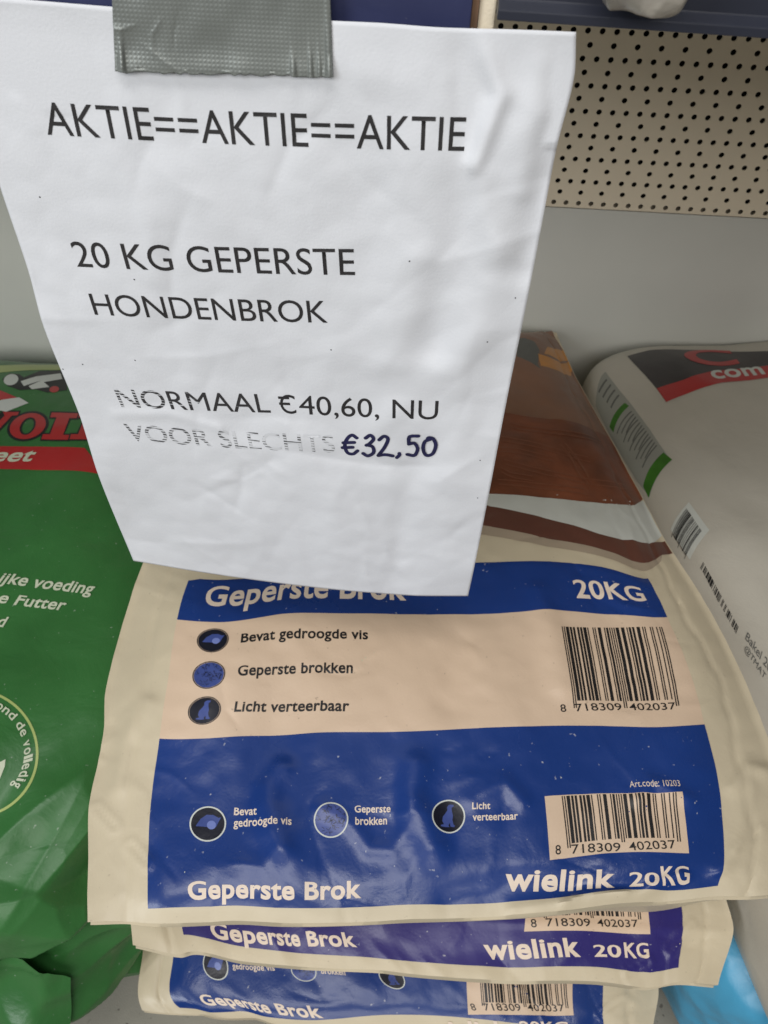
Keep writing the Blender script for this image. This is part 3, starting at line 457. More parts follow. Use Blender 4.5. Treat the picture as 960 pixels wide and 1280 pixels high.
          ('e', 0.5878, -0.5904, 0.6011, -0.6053, 0.0211, 0.014, 0, 'gtext'), ('v', 0.6109, -0.6185, 0.6201, -0.6335, 0.0227, 0.014, 0, 'gtext'),
          ('o', 0.6217, -0.6365, 0.6294, -0.6535, 0.0241, 0.014, 0, 'gtext'), ('l', 0.6303, -0.6561, 0.6329, -0.6644, 0.0257, 0.014, 0, 'gtext'),
          ('l', 0.6333, -0.6659, 0.6353, -0.6742, 0.0269, 0.014, 0, 'gtext'), ('e', 0.6357, -0.6763, 0.6378, -0.6924, 0.0285, 0.014, 0, 'gtext'),
          ('d', 0.638, -0.6955, 0.6374, -0.7123, 0.0312, 0.014, 0, 'gtext'), ('i', 0.637, -0.7148, 0.6354, -0.7221, 0.0338, 0.014, 0, 'gtext'),
          ('g', 0.6349, -0.724, 0.6296, -0.7372, 0.0354, 0.014, 0, 'gtext')]}
DC = {'bars': [[(0.3672, 1.1927), (0.2752, 1.2113), (0.2554, 0.9999), (0.1758, 1.0163)], [(0.1555, 1.1135), (-0.0524, 1.134), (0.1375, 1.0781), (-0.068, 1.0981)]],
 'polys': [('dark_panel',
            [[(-0.7983, 1.038), (-0.6553, 1.0559), (-0.5281, 1.0363), (-0.2291, 1.0143), (0.1891, 0.9197), (0.1261, 0.8337), (-0.0413, 0.8416), (-0.3666, 0.8119),
              (-0.5363, 0.7695), (-0.6943, 0.7467), (-0.7257, 0.8349)]],
            'charcoal', 0, 't', 0.02),
           ('red_band',
            [[(-0.6943, 0.7467), (-0.5363, 0.7695), (-0.3666, 0.8119), (-0.0427, 0.8395), (0.1667, 0.8298), (0.1096, 0.7588), (-0.0946, 0.7652), (-0.3511, 0.744), (-0.503, 0.7159),
              (-0.6789, 0.6787)]],
            'red', 1, 't', 0.02),
           ('side_label',
            [[(0.9677, 0.9833), (1.0157, 1.0295), (0.8465, 1.1323), (0.7223, 1.209), (0.6215, 1.2519), (0.5923, 1.2573), (0.3941, 0.9682), (0.4562, 0.9174), (0.584, 0.8726),
              (0.7568, 0.8453)]],
            'label', 0, 'l', 0.03),
           ('green_strip', [[(0.6233, 1.2332), (0.6008, 1.2731), (0.3878, 0.9552), (0.4332, 0.9555)]], 'lime', 1, 'l', 0.03),
           ('green_patch', [[(0.8129, 1.1025), (0.8028, 1.123), (0.6383, 0.9088), (0.6602, 0.8951)]], 'lime', 1, 'l', 0.03),
           ('label_text_line', [[(0.7791, 1.1257), (0.7751, 1.1281), (0.633, 0.9366), (0.6367, 0.934)]], 'grey', 1, 'l', 0.05),
           ('label_text_line', [[(0.7672, 1.1324), (0.7632, 1.1346), (0.6386, 0.9758), (0.6422, 0.9733)]], 'grey', 1, 'l', 0.05),
           ('label_text_line', [[(0.7561, 1.1394), (0.7525, 1.1419), (0.6456, 1.0133), (0.6492, 1.0108)]], 'grey', 1, 'l', 0.05),
           ('label_text_line', [[(0.7455, 1.1466), (0.742, 1.1491), (0.6014, 0.9586), (0.6048, 0.956)]], 'grey', 1, 'l', 0.05),
           ('label_text_line', [[(0.735, 1.1537), (0.7314, 1.1562), (0.6075, 0.9973), (0.611, 0.9948)]], 'grey', 1, 'l', 0.05),
           ('label_text_line', [[(0.7243, 1.1607), (0.7207, 1.1631), (0.6152, 1.0345), (0.6185, 1.0321)]], 'grey', 1, 'l', 0.05),
           ('label_text_line', [[(0.7136, 1.1675), (0.7099, 1.1698), (0.57, 0.9798), (0.5736, 0.9774)]], 'grey', 1, 'l', 0.05),
           ('label_text_line', [[(0.7026, 1.174), (0.6989, 1.1762), (0.5762, 1.0175), (0.5797, 1.0152)]], 'grey', 1, 'l', 0.05),
           ('label_text_line', [[(0.6919, 1.1806), (0.6886, 1.1831), (0.5844, 1.0543), (0.588, 1.052)]], 'grey', 1, 'l', 0.05),
           ('label_text_line', [[(0.6819, 1.1877), (0.6785, 1.1901), (0.5378, 0.9994), (0.5414, 0.9972)]], 'grey', 1, 'l', 0.05),
           ('label_text_line', [[(0.6717, 1.1946), (0.6682, 1.197), (0.5445, 1.0364), (0.5481, 1.0343)]], 'grey', 1, 'l', 0.05),
           ('label_text_line', [[(0.6613, 1.2013), (0.6578, 1.2036), (0.5525, 1.0724), (0.5561, 1.0704)]], 'grey', 1, 'l', 0.05),
           ('label_text_line', [[(0.6507, 1.2078), (0.647, 1.21), (0.5059, 1.018), (0.5094, 1.0158)]], 'grey', 1, 'l', 0.05),
           ('label_text_line', [[(0.9475, 1.0243), (0.9368, 1.0302), (0.8309, 0.9205), (0.8399, 0.9142)]], 'grey', 1, 'l', 0.05),
           ('label_text_line', [[(0.9142, 1.0467), (0.9059, 1.0516), (0.8007, 0.9417), (0.809, 0.9368)]], 'grey', 1, 'l', 0.05),
           ('label_text_line', [[(0.8856, 1.0656), (0.8774, 1.0697), (0.7747, 0.9597), (0.7816, 0.9555)]], 'grey', 1, 'l', 0.05),
           ('label_text_line', [[(0.8561, 1.081), (0.8479, 1.0842), (0.7513, 0.9762), (0.7578, 0.9724)]], 'grey', 1, 'l', 0.05),
           ('white_sticker', [[(0.4012, 1.2351), (0.284, 1.2693), (0.1647, 1.0324), (0.2728, 1.0055)]], 'white', 0, 'l', 0.03)],
 'text': [('com', -0.3857, 0.7625, -0.0905, 0.788, 0.0755, 0.024, 0.15, 'ring', 't', 1), ('C', -0.4771, 0.8514, -0.184, 0.8518, 0.17, 0.028, 0.1, 'red', 't', 1),
          ('Bakel 20', -0.0897, 1.1335, -0.1962, 1.1783, 0.0425, 0.0, 0, 'grey', 'l', -1), ('@TMAT', -0.1151, 1.0961, -0.2041, 1.1242, 0.0292, 0.0, 0, 'grey', 'l', -1)]}

# ------------------------------------------------------------------ helpers
def mat(name, col, rough=0.5, bump=0.0, bscale=60, spec=0.5, coat=0.0, mottle=0.06, mscale=9, bump2=0.0, b2scale=400, metal=0.0, dirt=0.0, trans=0.0):
    m = bpy.data.materials.new(name); m.use_nodes = True; nt = m.node_tree; N = nt.nodes; Lk = nt.links
    b = N['Principled BSDF']
    b.inputs['Roughness'].default_value = rough; b.inputs['Specular IOR Level'].default_value = spec
    b.inputs['Coat Weight'].default_value = coat; b.inputs['Coat Roughness'].default_value = 0.22
    b.inputs['Metallic'].default_value = metal
    tc = N.new('ShaderNodeTexCoord')
    n = N.new('ShaderNodeTexNoise'); n.inputs['Scale'].default_value = mscale; n.inputs['Detail'].default_value = 6
    Lk.new(tc.outputs['Object'], n.inputs['Vector'])
    mr = N.new('ShaderNodeMapRange'); mr.inputs[1].default_value = .3; mr.inputs[2].default_value = .7
    mr.inputs[3].default_value = 1 - mottle; mr.inputs[4].default_value = 1 + mottle
    Lk.new(n.outputs[0], mr.inputs[0])
    mx = N.new('ShaderNodeMix'); mx.data_type = 'RGBA'; mx.blend_type = 'MULTIPLY'; mx.inputs[0].default_value = 1
    mx.inputs[6].default_value = (*col, 1); Lk.new(mr.outputs[0], mx.inputs[7])
    last = mx.outputs[2]
    if dirt:
        v = N.new('ShaderNodeTexNoise'); v.inputs['Scale'].default_value = 260; v.inputs['Detail'].default_value = 2
        Lk.new(tc.outputs['Object'], v.inputs['Vector'])
        r2 = N.new('ShaderNodeMapRange'); r2.inputs[1].default_value = .72; r2.inputs[2].default_value = .78; r2.inputs[4].default_value = abs(dirt)
        Lk.new(v.outputs[0], r2.inputs[0])
        m2 = N.new('ShaderNodeMix'); m2.data_type = 'RGBA'; Lk.new(r2.outputs[0], m2.inputs[0]); Lk.new(last, m2.inputs[6])
        m2.inputs[7].default_value = (.75, .74, .72, 1) if dirt > 0 else (.12, .08, .05, 1)
        last = m2.outputs[2]
    Lk.new(last, b.inputs['Base Color'])
    rr = N.new('ShaderNodeMapRange'); rr.inputs[1].default_value = .3; rr.inputs[2].default_value = .7
    rr.inputs[3].default_value = max(0.02, rough - .05); rr.inputs[4].default_value = rough + .06
    Lk.new(n.outputs[0], rr.inputs[0]); Lk.new(rr.outputs[0], b.inputs['Roughness'])
    if bump or bump2:
        bs = N.new('ShaderNodeTexNoise'); bs.inputs['Scale'].default_value = bscale; bs.inputs['Detail'].default_value = 5
        bs.inputs['Distortion'].default_value = 0.6; Lk.new(tc.outputs['Object'], bs.inputs['Vector'])
        b1 = N.new('ShaderNodeBump'); b1.inputs['Distance'].default_value = 0.001; b1.inputs['Strength'].default_value = bump
        Lk.new(bs.outputs[0], b1.inputs['Height'])
        b2n = N.new('ShaderNodeTexNoise'); b2n.inputs['Scale'].default_value = b2scale; b2n.inputs['Detail'].default_value = 3
        Lk.new(tc.outputs['Object'], b2n.inputs['Vector'])
        b2 = N.new('ShaderNodeBump'); b2.inputs['Distance'].default_value = 0.0003; b2.inputs['Strength'].default_value = bump2
        Lk.new(b2n.outputs[0], b2.inputs['Height']); Lk.new(b1.outputs[0], b2.inputs['Normal']); Lk.new(b2.outputs[0], b.inputs['Normal'])
    if trans:
        b.inputs['Transmission Weight'].default_value = trans
    return m

def srgb(r, g, b):
    f = lambda c: (c / 255 / 12.92) if c / 255 <= .04045 else ((c / 255 + .055) / 1.055) ** 2.4
    return (f(r), f(g), f(b))

film = dict(bump=.55, bscale=34, bump2=.18, b2scale=500)
M = {
 'beige':  mat('beige_film', (.63, .54, .385), .44, coat=.05, mottle=.05, dirt=-.25, **film),
 'blue':   mat('blue_print', (.010, .040, .200), .27, coat=.0, mottle=.10, dirt=.45, **film),
 'violet': mat('violet_blue_print', (.032, .025, .165), .28, coat=.0, mottle=.08, dirt=.5, **film),
 'peach':  mat('peach_print', (.70, .525, .38), .42, coat=.05, mottle=.04, dirt=-.35, **film),
 'letter': mat('pale_letter_print', (.80, .66, .54), .40, mottle=.03, **film),
 'black':  mat('black_print', (.012, .011, .012), .40, mottle=.1, **film),
 'ring':   mat('icon_ring_print', (.62, .64, .60), .40, **film),
 'disc':   mat('icon_disc_print', (.007, .008, .018), .3, **film),
 'iblue':  mat('icon_blue_print', (.050, .078, .27), .3, mottle=.12, mscale=60, **film),
 'ipale':  mat('icon_pale_blue_print', (.17, .22, .52), .3, **film),
 'fur':    mat('brown_fur_print', (.195, .058, .026), .36, mottle=.35, mscale=26, **film),
 'fur2':   mat('light_brown_fur_print', (.25, .118, .068), .36, mottle=.18, mscale=14, **film),
 'fur3':   mat('mid_brown_fur_print', (.235, .082, .042), .36, **film),
 'white':  mat('white_print', (.62, .63, .58), .38, coat=.2, **film),
 'maroon': mat('dark_red_brown_print', (.125, .045, .030), .36, coat=.2, mottle=.12, mscale=20, **film),
 'tan':    mat('tan_print', (.40, .32, .235), .4, **film),
 'orange': mat('orange_collar_print', (.60, .235, .02), .36, coat=.2, mottle=.1, mscale=60, **film),
 'paper':  mat('white_paper', (.73, .74, .775), .80, bump=.35, bscale=22, bump2=.3, b2scale=900, mottle=.012, spec=.25),
 'ink':    mat('printer_ink', (.022, .020, .021), .7, mottle=.3, mscale=120),
 'pen':    mat('marker_pen_ink', (.012, .012, .060), .5, mottle=.3, mscale=200),
 'green':  mat('green_film', (.038, .160, .040), .38, coat=.0, mottle=.16, bump=1.6, bscale=26, bump2=.2, b2scale=400, dirt=.25),
 'palegreen': mat('pale_green_print', (.42, .50, .17), .4, mottle=.05, **film),
 'gtext':  mat('cream_letter_print', (.62, .66, .50), .4, **film),
 'red':    mat('red_print', (.45, .022, .022), .36, coat=.25, mottle=.08, **film),
 'cream':  mat('cream_film', (.55, .51, .435), .45, coat=.15, mottle=.05, bump=1.0, bscale=26, bump2=.3, b2scale=450),
 'lime':   mat('shaded_green_print', (.045, .17, .015), .4, mottle=.2, mscale=80, **film),  # label green, darkened in colour for the shadow on the bag's side
 'label':  mat('shaded_label_print', (.33, .33, .29), .45, **film),  # pale label; the shadow on the bag's side is put into its colour
 'grey':   mat('grey_print', (.13, .13, .12), .5, **film),
 'charcoal': mat('charcoal_print', (.035, .028, .03), .36, coat=.2, mottle=.3, mscale=12, **film),
 'sky':    mat('light_blue_film', (.065, .34, .56), .34, coat=.1, mottle=.12, mscale=14, bump=1.0, bscale=30, bump2=.2, b2scale=400),
 'steel':  mat('grey_painted_steel', (.66, .655, .60), .5, bump=.25, bscale=12, bump2=.5, b2scale=900, mottle=.05, mscale=4, dirt=-.06),
 'peg':    mat('cream_painted_steel', (.84, .735, .565), .45, bump=.1, bscale=12, bump2=.5, b2scale=1100, mottle=.03),
 'dark':   mat('painted_hole_shade', (.012, .011, .011), .9),
 'rail':   mat('dark_blue_plastic', (.028, .034, .095), .42, bump=.25, bscale=90, mottle=.12, mscale=30, dirt=.25),
 'rail_shaded':  mat('shaded_blue_plastic', (.028, .031, .046), .36, bump=.1, bscale=90, mottle=.12),  # same plastic as the left rail; its darker reflection is put into the colour
 'wood':   mat('brown_edge', (.16, .09, .05), .7, mottle=.3, mscale=90),
 'tape':   None,
 'floor':  None,
}

def mk_tape():
    m = mat('silver_cloth_tape', (.225, .24, .225), .40, mottle=.05, mscale=30, metal=.35, spec=.6)
    nt = m.node_tree; N = nt.nodes; Lk = nt.links; b = N['Principled BSDF']
    tc = N.new('ShaderNodeTexCoord'); hs = []
    for ax, sc in (('X', 210), ('Z', 230)):
        wv = N.new('ShaderNodeTexWave'); wv.bands_direction = ax; wv.inputs['Scale'].default_value = sc
        wv.inputs['Distortion'].default_value = .6; wv.inputs['Detail Scale'].default_value = 2
        Lk.new(tc.outputs['Object'], wv.inputs['Vector']); hs.append(wv)
    mx = N.new('ShaderNodeMath'); mx.operation = 'MULTIPLY'; Lk.new(hs[0].outputs[1], mx.inputs[0]); Lk.new(hs[1].outputs[1], mx.inputs[1])
    bp = N.new('ShaderNodeBump'); bp.inputs['Distance'].default_value = .0006; bp.inputs['Strength'].default_value = .16
    Lk.new(mx.outputs[0], bp.inputs['Height']); Lk.new(bp.outputs[0], b.inputs['Normal'])
    return m
M['tape'] = mk_tape()
def mk_floor():
    m = mat('speckled_grey_concrete', (.27, .255, .215), .75, bump=.5, bscale=60, bump2=.8, b2scale=700, mottle=.12, mscale=14)
    nt = m.node_tree; N = nt.nodes; Lk = nt.links; b = N['Principled BSDF']
    src = b.inputs['Base Color'].links[0].from_socket
    tc = N.new('ShaderNodeTexCoord'); v = N.new('ShaderNodeTexNoise'); v.inputs['Scale'].default_value = 170; v.inputs['Detail'].default_value = 4
    Lk.new(tc.outputs['Object'], v.inputs['Vector'])
    r = N.new('ShaderNodeMapRange'); r.inputs[1].default_value = .66; r.inputs[2].default_value = .72; r.inputs[4].default_value = .7
    Lk.new(v.outputs[0], r.inputs[0])
    mx = N.new('ShaderNodeMix'); mx.data_type = 'RGBA'; Lk.new(r.outputs[0], mx.inputs[0]); Lk.new(src, mx.inputs[6]); mx.inputs[7].default_value = (.07, .06, .05, 1)
    Lk.new(mx.outputs[2], b.inputs['Base Color']); return m
M['floor'] = mk_floor()
def fade(name, base, z0, z1, thr, g0=0.0):
    """printer ink with the unprinted streaks of a clogged head running along the line of text (UV = sheet centimetres)"""
    m = bpy.data.materials.new(name); m.use_nodes = True; nt = m.node_tree; N = nt.nodes; Lk = nt.links; b = N['Principled BSDF']
    b.inputs['Roughness'].default_value = .8
    uv = N.new('ShaderNodeUVMap'); mp = N.new('ShaderNodeMapping'); mp.inputs['Scale'].default_value = (1.1, 3.0, 1)
    Lk.new(uv.outputs[0], mp.inputs[0]); n = N.new('ShaderNodeTexNoise'); n.inputs['Scale'].default_value = 1; n.inputs['Detail'].default_value = 1
    Lk.new(mp.outputs[0], n.inputs['Vector'])
    wv = N.new('ShaderNodeTexWave'); wv.bands_direction = 'Y'; wv.inputs['Scale'].default_value = 1.9; wv.inputs['Distortion'].default_value = 1.2; wv.inputs['Detail Scale'].default_value = .5
    Lk.new(uv.outputs[0], wv.inputs['Vector'])
    wn = N.new('ShaderNodeMix'); wn.inputs[0].default_value = .30; Lk.new(n.outputs[0], wn.inputs[2]); Lk.new(wv.outputs[1], wn.inputs[3])
    sx = N.new('ShaderNodeSeparateXYZ'); Lk.new(uv.outputs[0], sx.inputs[0])
    g = N.new('ShaderNodeMapRange'); g.inputs[1].default_value = z0; g.inputs[2].default_value = z1; g.inputs[3].default_value = g0; g.inputs[4].default_value = thr
    Lk.new(sx.outputs[0], g.inputs[0])
    ad = N.new('ShaderNodeMath'); ad.operation = 'ADD'; Lk.new(wn.outputs[0], ad.inputs[0]); Lk.new(g.outputs[0], ad.inputs[1])
    r = N.new('ShaderNodeMapRange'); r.inputs[1].default_value = .50; r.inputs[2].default_value = .56; Lk.new(ad.outputs[0], r.inputs[0])
    mx = N.new('ShaderNodeMix'); mx.data_type = 'RGBA'; Lk.new(r.outputs[0], mx.inputs[0]); mx.inputs[6].default_value = (*base, 1); mx.inputs[7].default_value = (.66, .67, .70, 1)
    Lk.new(mx.outputs[2], b.inputs['Base Color']); return m
M['fade1'] = fade('streaky_printer_ink', (.03, .028, .03), 2.5, 9.0, -.30, -.02)
M['fade2'] = fade('fading_printer_ink', (.075, .075, .08), 2.0, 15.0, .17, .02)

def link(name, me, m, parent=None, base=None, smooth_=True):
    o = bpy.data.objects.new(name, me); C.objects.link(o)
    if m is not None: me.materials.append(m)
    if smooth_:
        me.polygons.foreach_set('use_smooth', [True] * len(me.polygons))
    if parent: o.parent = parent
    elif base is not None: o.location = base
    return o
def tag(o, label=None, cat=None, group=None, kind=None):
    if label: o['label'] = label
    if cat: o['category'] = cat
    if group: o['group'] = group
    if kind: o['kind'] = kind
    return o
def mesh(name, v, f):
    me = bpy.data.meshes.new(name); me.from_pydata([tuple(x) for x in v], [], [tuple(x) for x in f]); me.update(); return me
def grid_faces(nu, nv, flip=False, off=0):
    f = []
    for j in range(nv - 1):
        for i in range(nu - 1):
            q = (off + j * nu + i, off + j * nu + i + 1, off + (j + 1) * nu + i + 1, off + (j + 1) * nu + i)
            f.append(q[::-1] if flip else q)
    return f

def bm_poly(polys):
    bm = bmesh.new()
    for pl in polys:
        vs = [bm.verts.new((x, y, 0)) for x, y in pl]
        try: bm.faces.new(vs)
        except ValueError: pass
    return bm
def bm_text(body, offset=0.0):
    """glyph outlines of Blender's built-in font, filled"""
    c = bpy.data.curves.new('t', 'FONT'); c.body = body; c.size = 1.0; c.offset = offset; c.resolution_u = 5; c.space_character = 1 + offset * 1.8
    o = bpy.data.objects.new('t', c); C.objects.link(o)
    dg = bpy.context.evaluated_depsgraph_get(); me = bpy.data.meshes.new_from_object(o.evaluated_get(dg))
    bpy.data.objects.remove(o); bpy.data.curves.remove(c)
    bm = bmesh.new(); bm.from_mesh(me); bpy.data.meshes.remove(me); return bm
CAP = [None]
def cap_height():
    if CAP[0] is None:
        b = bm_text('H'); ys = [v.co.y for v in b.verts]; CAP[0] = max(ys) - min(ys); b.free()
    return CAP[0]
def place_text(body, a0, b0, a1, b1, h, bold=0.0, shear=0.0, up=1.0, xh=0):
    """text running from (a0,b0) to (a1,b1) on the baseline with capitals h high; up=-1 where the second axis runs downwards"""
    bm = bm_text(body, bold); xs = [v.co.x for v in bm.verts]; x0, x1 = min(xs), max(xs)
    if xh:      # letterforms with a tall x-height
        X0 = .655 * cap_height()
        for v in bm.verts:
            y = v.co.y
            if 0 < y <= X0: v.co.y = y * xh
            elif y > X0: v.co.y = X0 * xh + (y - X0) * (cap_height() - X0 * xh) / (cap_height() - X0)
    L = math.hypot(a1 - a0, b1 - b0); ca, sa = (a1 - a0) / L, (b1 - b0) / L
    sx = L / (x1 - x0); sy = h / (cap_height() + 2 * bold)
    for v in bm.verts:
        y = (v.co.y + bold) * sy; x = (v.co.x - x0) * sx + y * shear
        v.co = (a0 + ca * x - sa * y * up, b0 + sa * x + ca * y * up, 0)
    return bm
def warp(name, bm, surf, off, m, parent, base, step=0.22, lift=None, sign=1.0, keep_uv=False):
    """lay flat (a,b) artwork onto a curved surface, off metres above it"""
    if step:
        for ax in (0, 1):
            cs = [v.co[ax] for v in bm.verts]
            if not cs: continue
            k0 = math.floor(min(cs) / step) + 1; k1 = math.ceil(max(cs) / step)
            for k in range(k0, k1):
                co_ = [0, 0, 0]; no = [0, 0, 0]; co_[ax] = k * step + .00137; no[ax] = 1
                bmesh.ops.bisect_plane(bm, geom=bm.verts[:] + bm.edges[:] + bm.faces[:], plane_co=co_, plane_no=no, dist=1e-6)
    bmesh.ops.triangulate(bm, faces=bm.faces[:])
    bm.verts.index_update()
    ab = np.array([(v.co.x, v.co.y) for v in bm.verts]); lf = np.array([v.co.z for v in bm.verts])
    e = step * .15 if step else .02
    e = max(e, 1e-4)
    P = surf(ab[:, 0], ab[:, 1]); n = np.cross(surf(ab[:, 0] + e, ab[:, 1]) - P, surf(ab[:, 0], ab[:, 1] + e) - P) * sign
    n /= np.linalg.norm(n, axis=1)[:, None] + 1e-12
    P = P + n * (off + lf * 0.00004)[:, None] - np.array(base)
    uvl = bm.loops.layers.uv.get('UVMap') or bm.loops.layers.uv.new('UVMap')
    for f in bm.faces:
        for l in f.loops: l[uvl].uv = ab[l.vert.index]
    for v, p in zip(bm.verts, P): v.co = p
    for f in bm.faces:
        f.normal_update()
    N0 = n
    for f in bm.faces:
        if f.normal.dot(Vector(N0[f.verts[0].index])) < 0: f.normal_flip()
    me = bpy.data.meshes.new(name); bm.to_mesh(me); bm.free()
    return link(name, me, m, parent)
def ell(cx, cy, rx, ry=None, n=40, rot=0.0):
    ry = rx if ry is None else ry
    return [(cx + rx * math.cos(t) * math.cos(rot) - ry * math.sin(t) * math.sin(rot), cy + rx * math.cos(t) * math.sin(rot) + ry * math.sin(t) * math.cos(rot)) for t in [2 * math.pi * k / n for k in range(n)]]
def ring(cx, cy, r0, r1, n=44):
    o, i = ell(cx, cy, r1, n=n), ell(cx, cy, r0, n=n)
    return [[o[k], o[(k + 1) % n], i[(k + 1) % n], i[k]] for k in range(n)]
def spline(pts, n=10):
    """Catmull-Rom through the points"""
    P = [np.array(p, float) for p in pts]; P = [2 * P[0] - P[1]] + P + [2 * P[-1] - P[-2]]; out = []
    for k in range(1, len(P) - 2):
        for j in range(n):
            t = j / n; out.append(.5 * (2 * P[k] + (P[k + 1] - P[k - 1]) * t + (2 * P[k - 1] - 5 * P[k] + 4 * P[k + 1] - P[k + 2]) * t * t + (3 * P[k] - P[k - 1] - 3 * P[k + 1] + P[k + 2]) * t ** 3))
    out.append(P[-2]); return [tuple(p) for p in out]
def bm_strokes(strokes, wd, cap=True):
    """pen strokes: ribbons with round ends, each lifted a hair above the one before"""
    bm = bmesh.new()
    for z, st in enumerate(strokes):
        p = np.array(spline(st) if len(st) > 2 else st, float); t = np.gradient(p, axis=0); t /= np.linalg.norm(t, axis=1)[:, None] + 1e-12
        n = np.stack([-t[:, 1], t[:, 0]], 1) * wd / 2
        l = [tuple(q) for q in p + n]; r = [tuple(q) for q in p - n][::-1]
        if cap:
            a1 = math.atan2(t[-1, 1], t[-1, 0]); a0 = math.atan2(t[0, 1], t[0, 0])
            e1 = [(p[-1, 0] + wd / 2 * math.cos(a1 + s), p[-1, 1] + wd / 2 * math.sin(a1 + s)) for s in (1.0, .5, 0, -.5, -1.0)]
            e0 = [(p[0, 0] + wd / 2 * math.cos(a0 + math.pi + s), p[0, 1] + wd / 2 * math.sin(a0 + math.pi + s)) for s in (1.0, .5, 0, -.5, -1.0)]
        for k in range(len(p) - 1):
            q = [tuple(p[k] + n[k]), tuple(p[k + 1] + n[k + 1]), tuple(p[k + 1] - n[k + 1]), tuple(p[k] - n[k])]
            bm.faces.new([bm.verts.new((*v, z)) for v in q])
        if cap:
            for e, c in ((e1, p[-1]), (e0, p[0])):
                k = -1 if e is e1 else 0
                ee = ([tuple(p[k] + n[k])] + e + [tuple(p[k] - n[k])]) if e is e1 else ([tuple(p[k] - n[k])] + e + [tuple(p[k] + n[k])])
                bm.faces.new([bm.verts.new((*v, z)) for v in ee])
    return bm
def prism(name, x0, x1, profile, m, parent=None, base=(0, 0, 0), bev=0.0):
    """profile of (y, z) points swept from x0 to x1"""
    n = len(profile); v = [(x0 - base[0], y - base[1], z - base[2]) for y, z in profile] + [(x1 - base[0], y - base[1], z - base[2]) for y, z in profile]
    f = [tuple(range(n))[::-1], tuple(range(n, 2 * n))] + [(k, (k + 1) % n, (k + 1) % n + n, k + n) for k in range(n)]
    me = mesh(name, v, f); bm = bmesh.new(); bm.from_mesh(me); bmesh.ops.recalc_face_normals(bm, faces=bm.faces[:])
    if bev: bmesh.ops.bevel(bm, geom=bm.edges[:], offset=bev, segments=2, profile=.6, affect='EDGES')
    bm.to_mesh(me); bm.free(); o = link(name, me, m, parent, base, smooth_=False); return o
def box(name, x0, x1, y0, y1, z0, z1, m, parent=None, base=(0, 0, 0), bev=0.0):
    return prism(name, x0, x1, [(y0, z0), (y1, z0), (y1, z1), (y0, z1)], m, parent, base, bev)

# ------------------------------------------------------------------ setting
fl = mesh('floor', [(-3, -3, 0), (3, -3, 0), (3, .86, 0), (-3, .86, 0)], [(0, 1, 2, 3)])
tag(link('floor', fl, M['floor'], smooth_=False), kind='structure')

wl = box('back_wall', -1.6, 1.6, .822, .84, 0.0, .4950, M['steel'], base=(0, .822, 0), bev=.001)
tag(wl, 'plain grey steel back panel of the shelving, below the perforated strip', 'back panel')

# perforated panel: rows of holes at two spacings, cut through the sheet
PX, SXP, PZ = 0.01353, 0.02241, 0.02362        # dense pitch, sparse pitch, distance between dense rows
def perforated(x0, x1, z0, z1, y, first_dense, first_sparse, zfirst):
    V = []; Fc = []; r = .0027
    def strip(zc, hh, pitch, xf):
        k0 = math.ceil((x0 - xf) / pitch); k1 = math.floor((x1 - xf) / pitch)
        for k in range(k0, k1 + 1):
            xc = xf + k * pitch; hw = pitch / 2
            cor = math.atan2(hh, hw)
            an = [0, cor / 2, cor, (cor + math.pi / 2) / 2, math.pi / 2]
            an = an + [math.pi - a for a in an[-2::-1]]; an = an + [a + math.pi for a in an[1:-1]]
            b = len(V); n = len(an)
            for a in an:
                c, s = math.cos(a), math.sin(a); t = min(hw / abs(c) if abs(c) > 1e-6 else 9, hh / abs(s) if abs(s) > 1e-6 else 9)
                V.append((xc + c * t, y, zc + s * t)); V.append((xc + c * r, y, zc + s * r)); V.append((xc + c * r, y + .0013, zc + s * r))
            for i in range(n):
                j = (i + 1) % n
                Fc.append((b + 3 * i, b + 3 * j, b + 3 * j + 1, b + 3 * i + 1)); Fc.append((b + 3 * i + 1, b + 3 * j + 1, b + 3 * j + 2, b + 3 * i + 2))
    z = zfirst; d = True
    while z < z1:
        strip(z, PZ / 4, PX if d else SXP, first_dense if d else first_sparse); z += PZ / 2; d = not d
    e = zfirst - PZ / 4; b = len(V)      # plain hem and folded lower lip
    V.extend([(x0, y, z0), (x1, y, z0), (x1, y, e), (x0, y, e), (x0, y + .014, z0), (x1, y + .014, z0)])
    Fc.extend([(b, b + 1, b + 2, b + 3), (b, b + 4, b + 5, b + 1)])
    V = [(p[0], p[1] - y, p[2] - z0) for p in V]
    return mesh('perforated_panel', V, Fc)
pp = link('perforated_panel', perforated(-.5, .62, 0.4953, .80, .819, 0.15178, 0.15629, 0.50055), M['peg'], base=(0, .819, 0.4953), smooth_=False)
tag(pp, 'cream steel back panel punched with rows of small round holes', 'perforated panel')
box('backing', -.5, .62, .8335, .845, 0.4953 + .0008, .80, M['dark'], parent=pp, base=(0, .819, 0.4953))  # near-black plate: the shade inside the holes is put into its colour

# ------------------------------------------------------------------ shelves above
def shelf(x0, x1, mrail, label, side, tilt=0, tz=0):
    root = box('shelf', x0, x1, .297, .80, .836, .852, M['steel'], base=((x0 + x1) / 2, .297, .836), bev=.001)
    tag(root, label, 'shelf')
    b = ((x0 + x1) / 2, .297, .836)
    rl = prism('price_rail', x0, x1, [(.2885, .8185 + side), (.296, .8185 + side), (.296, .875), (.2925, .875), (.2925, .8235 + side), (.2885, .8215 + side)], mrail, root, b, bev=.0004)
    rl.rotation_euler = (0, tilt, 0)
    rl.location.z = tz
    return root
shelf(-.9, .0150, M['rail'], 'shelf with dark blue front rail that the paper notice hangs from', -.009)
shelf(.0235, .95, M['rail_shaded'], 'shelf with dark blue front rail coloured in a shaded tone, right of the upright post', 0.0, .0155, -.0065)
post = box('upright_post', .0176, .0232, .296, .34, .80, .90, M['peg'], base=(.02, .30, .80), bev=.0008)
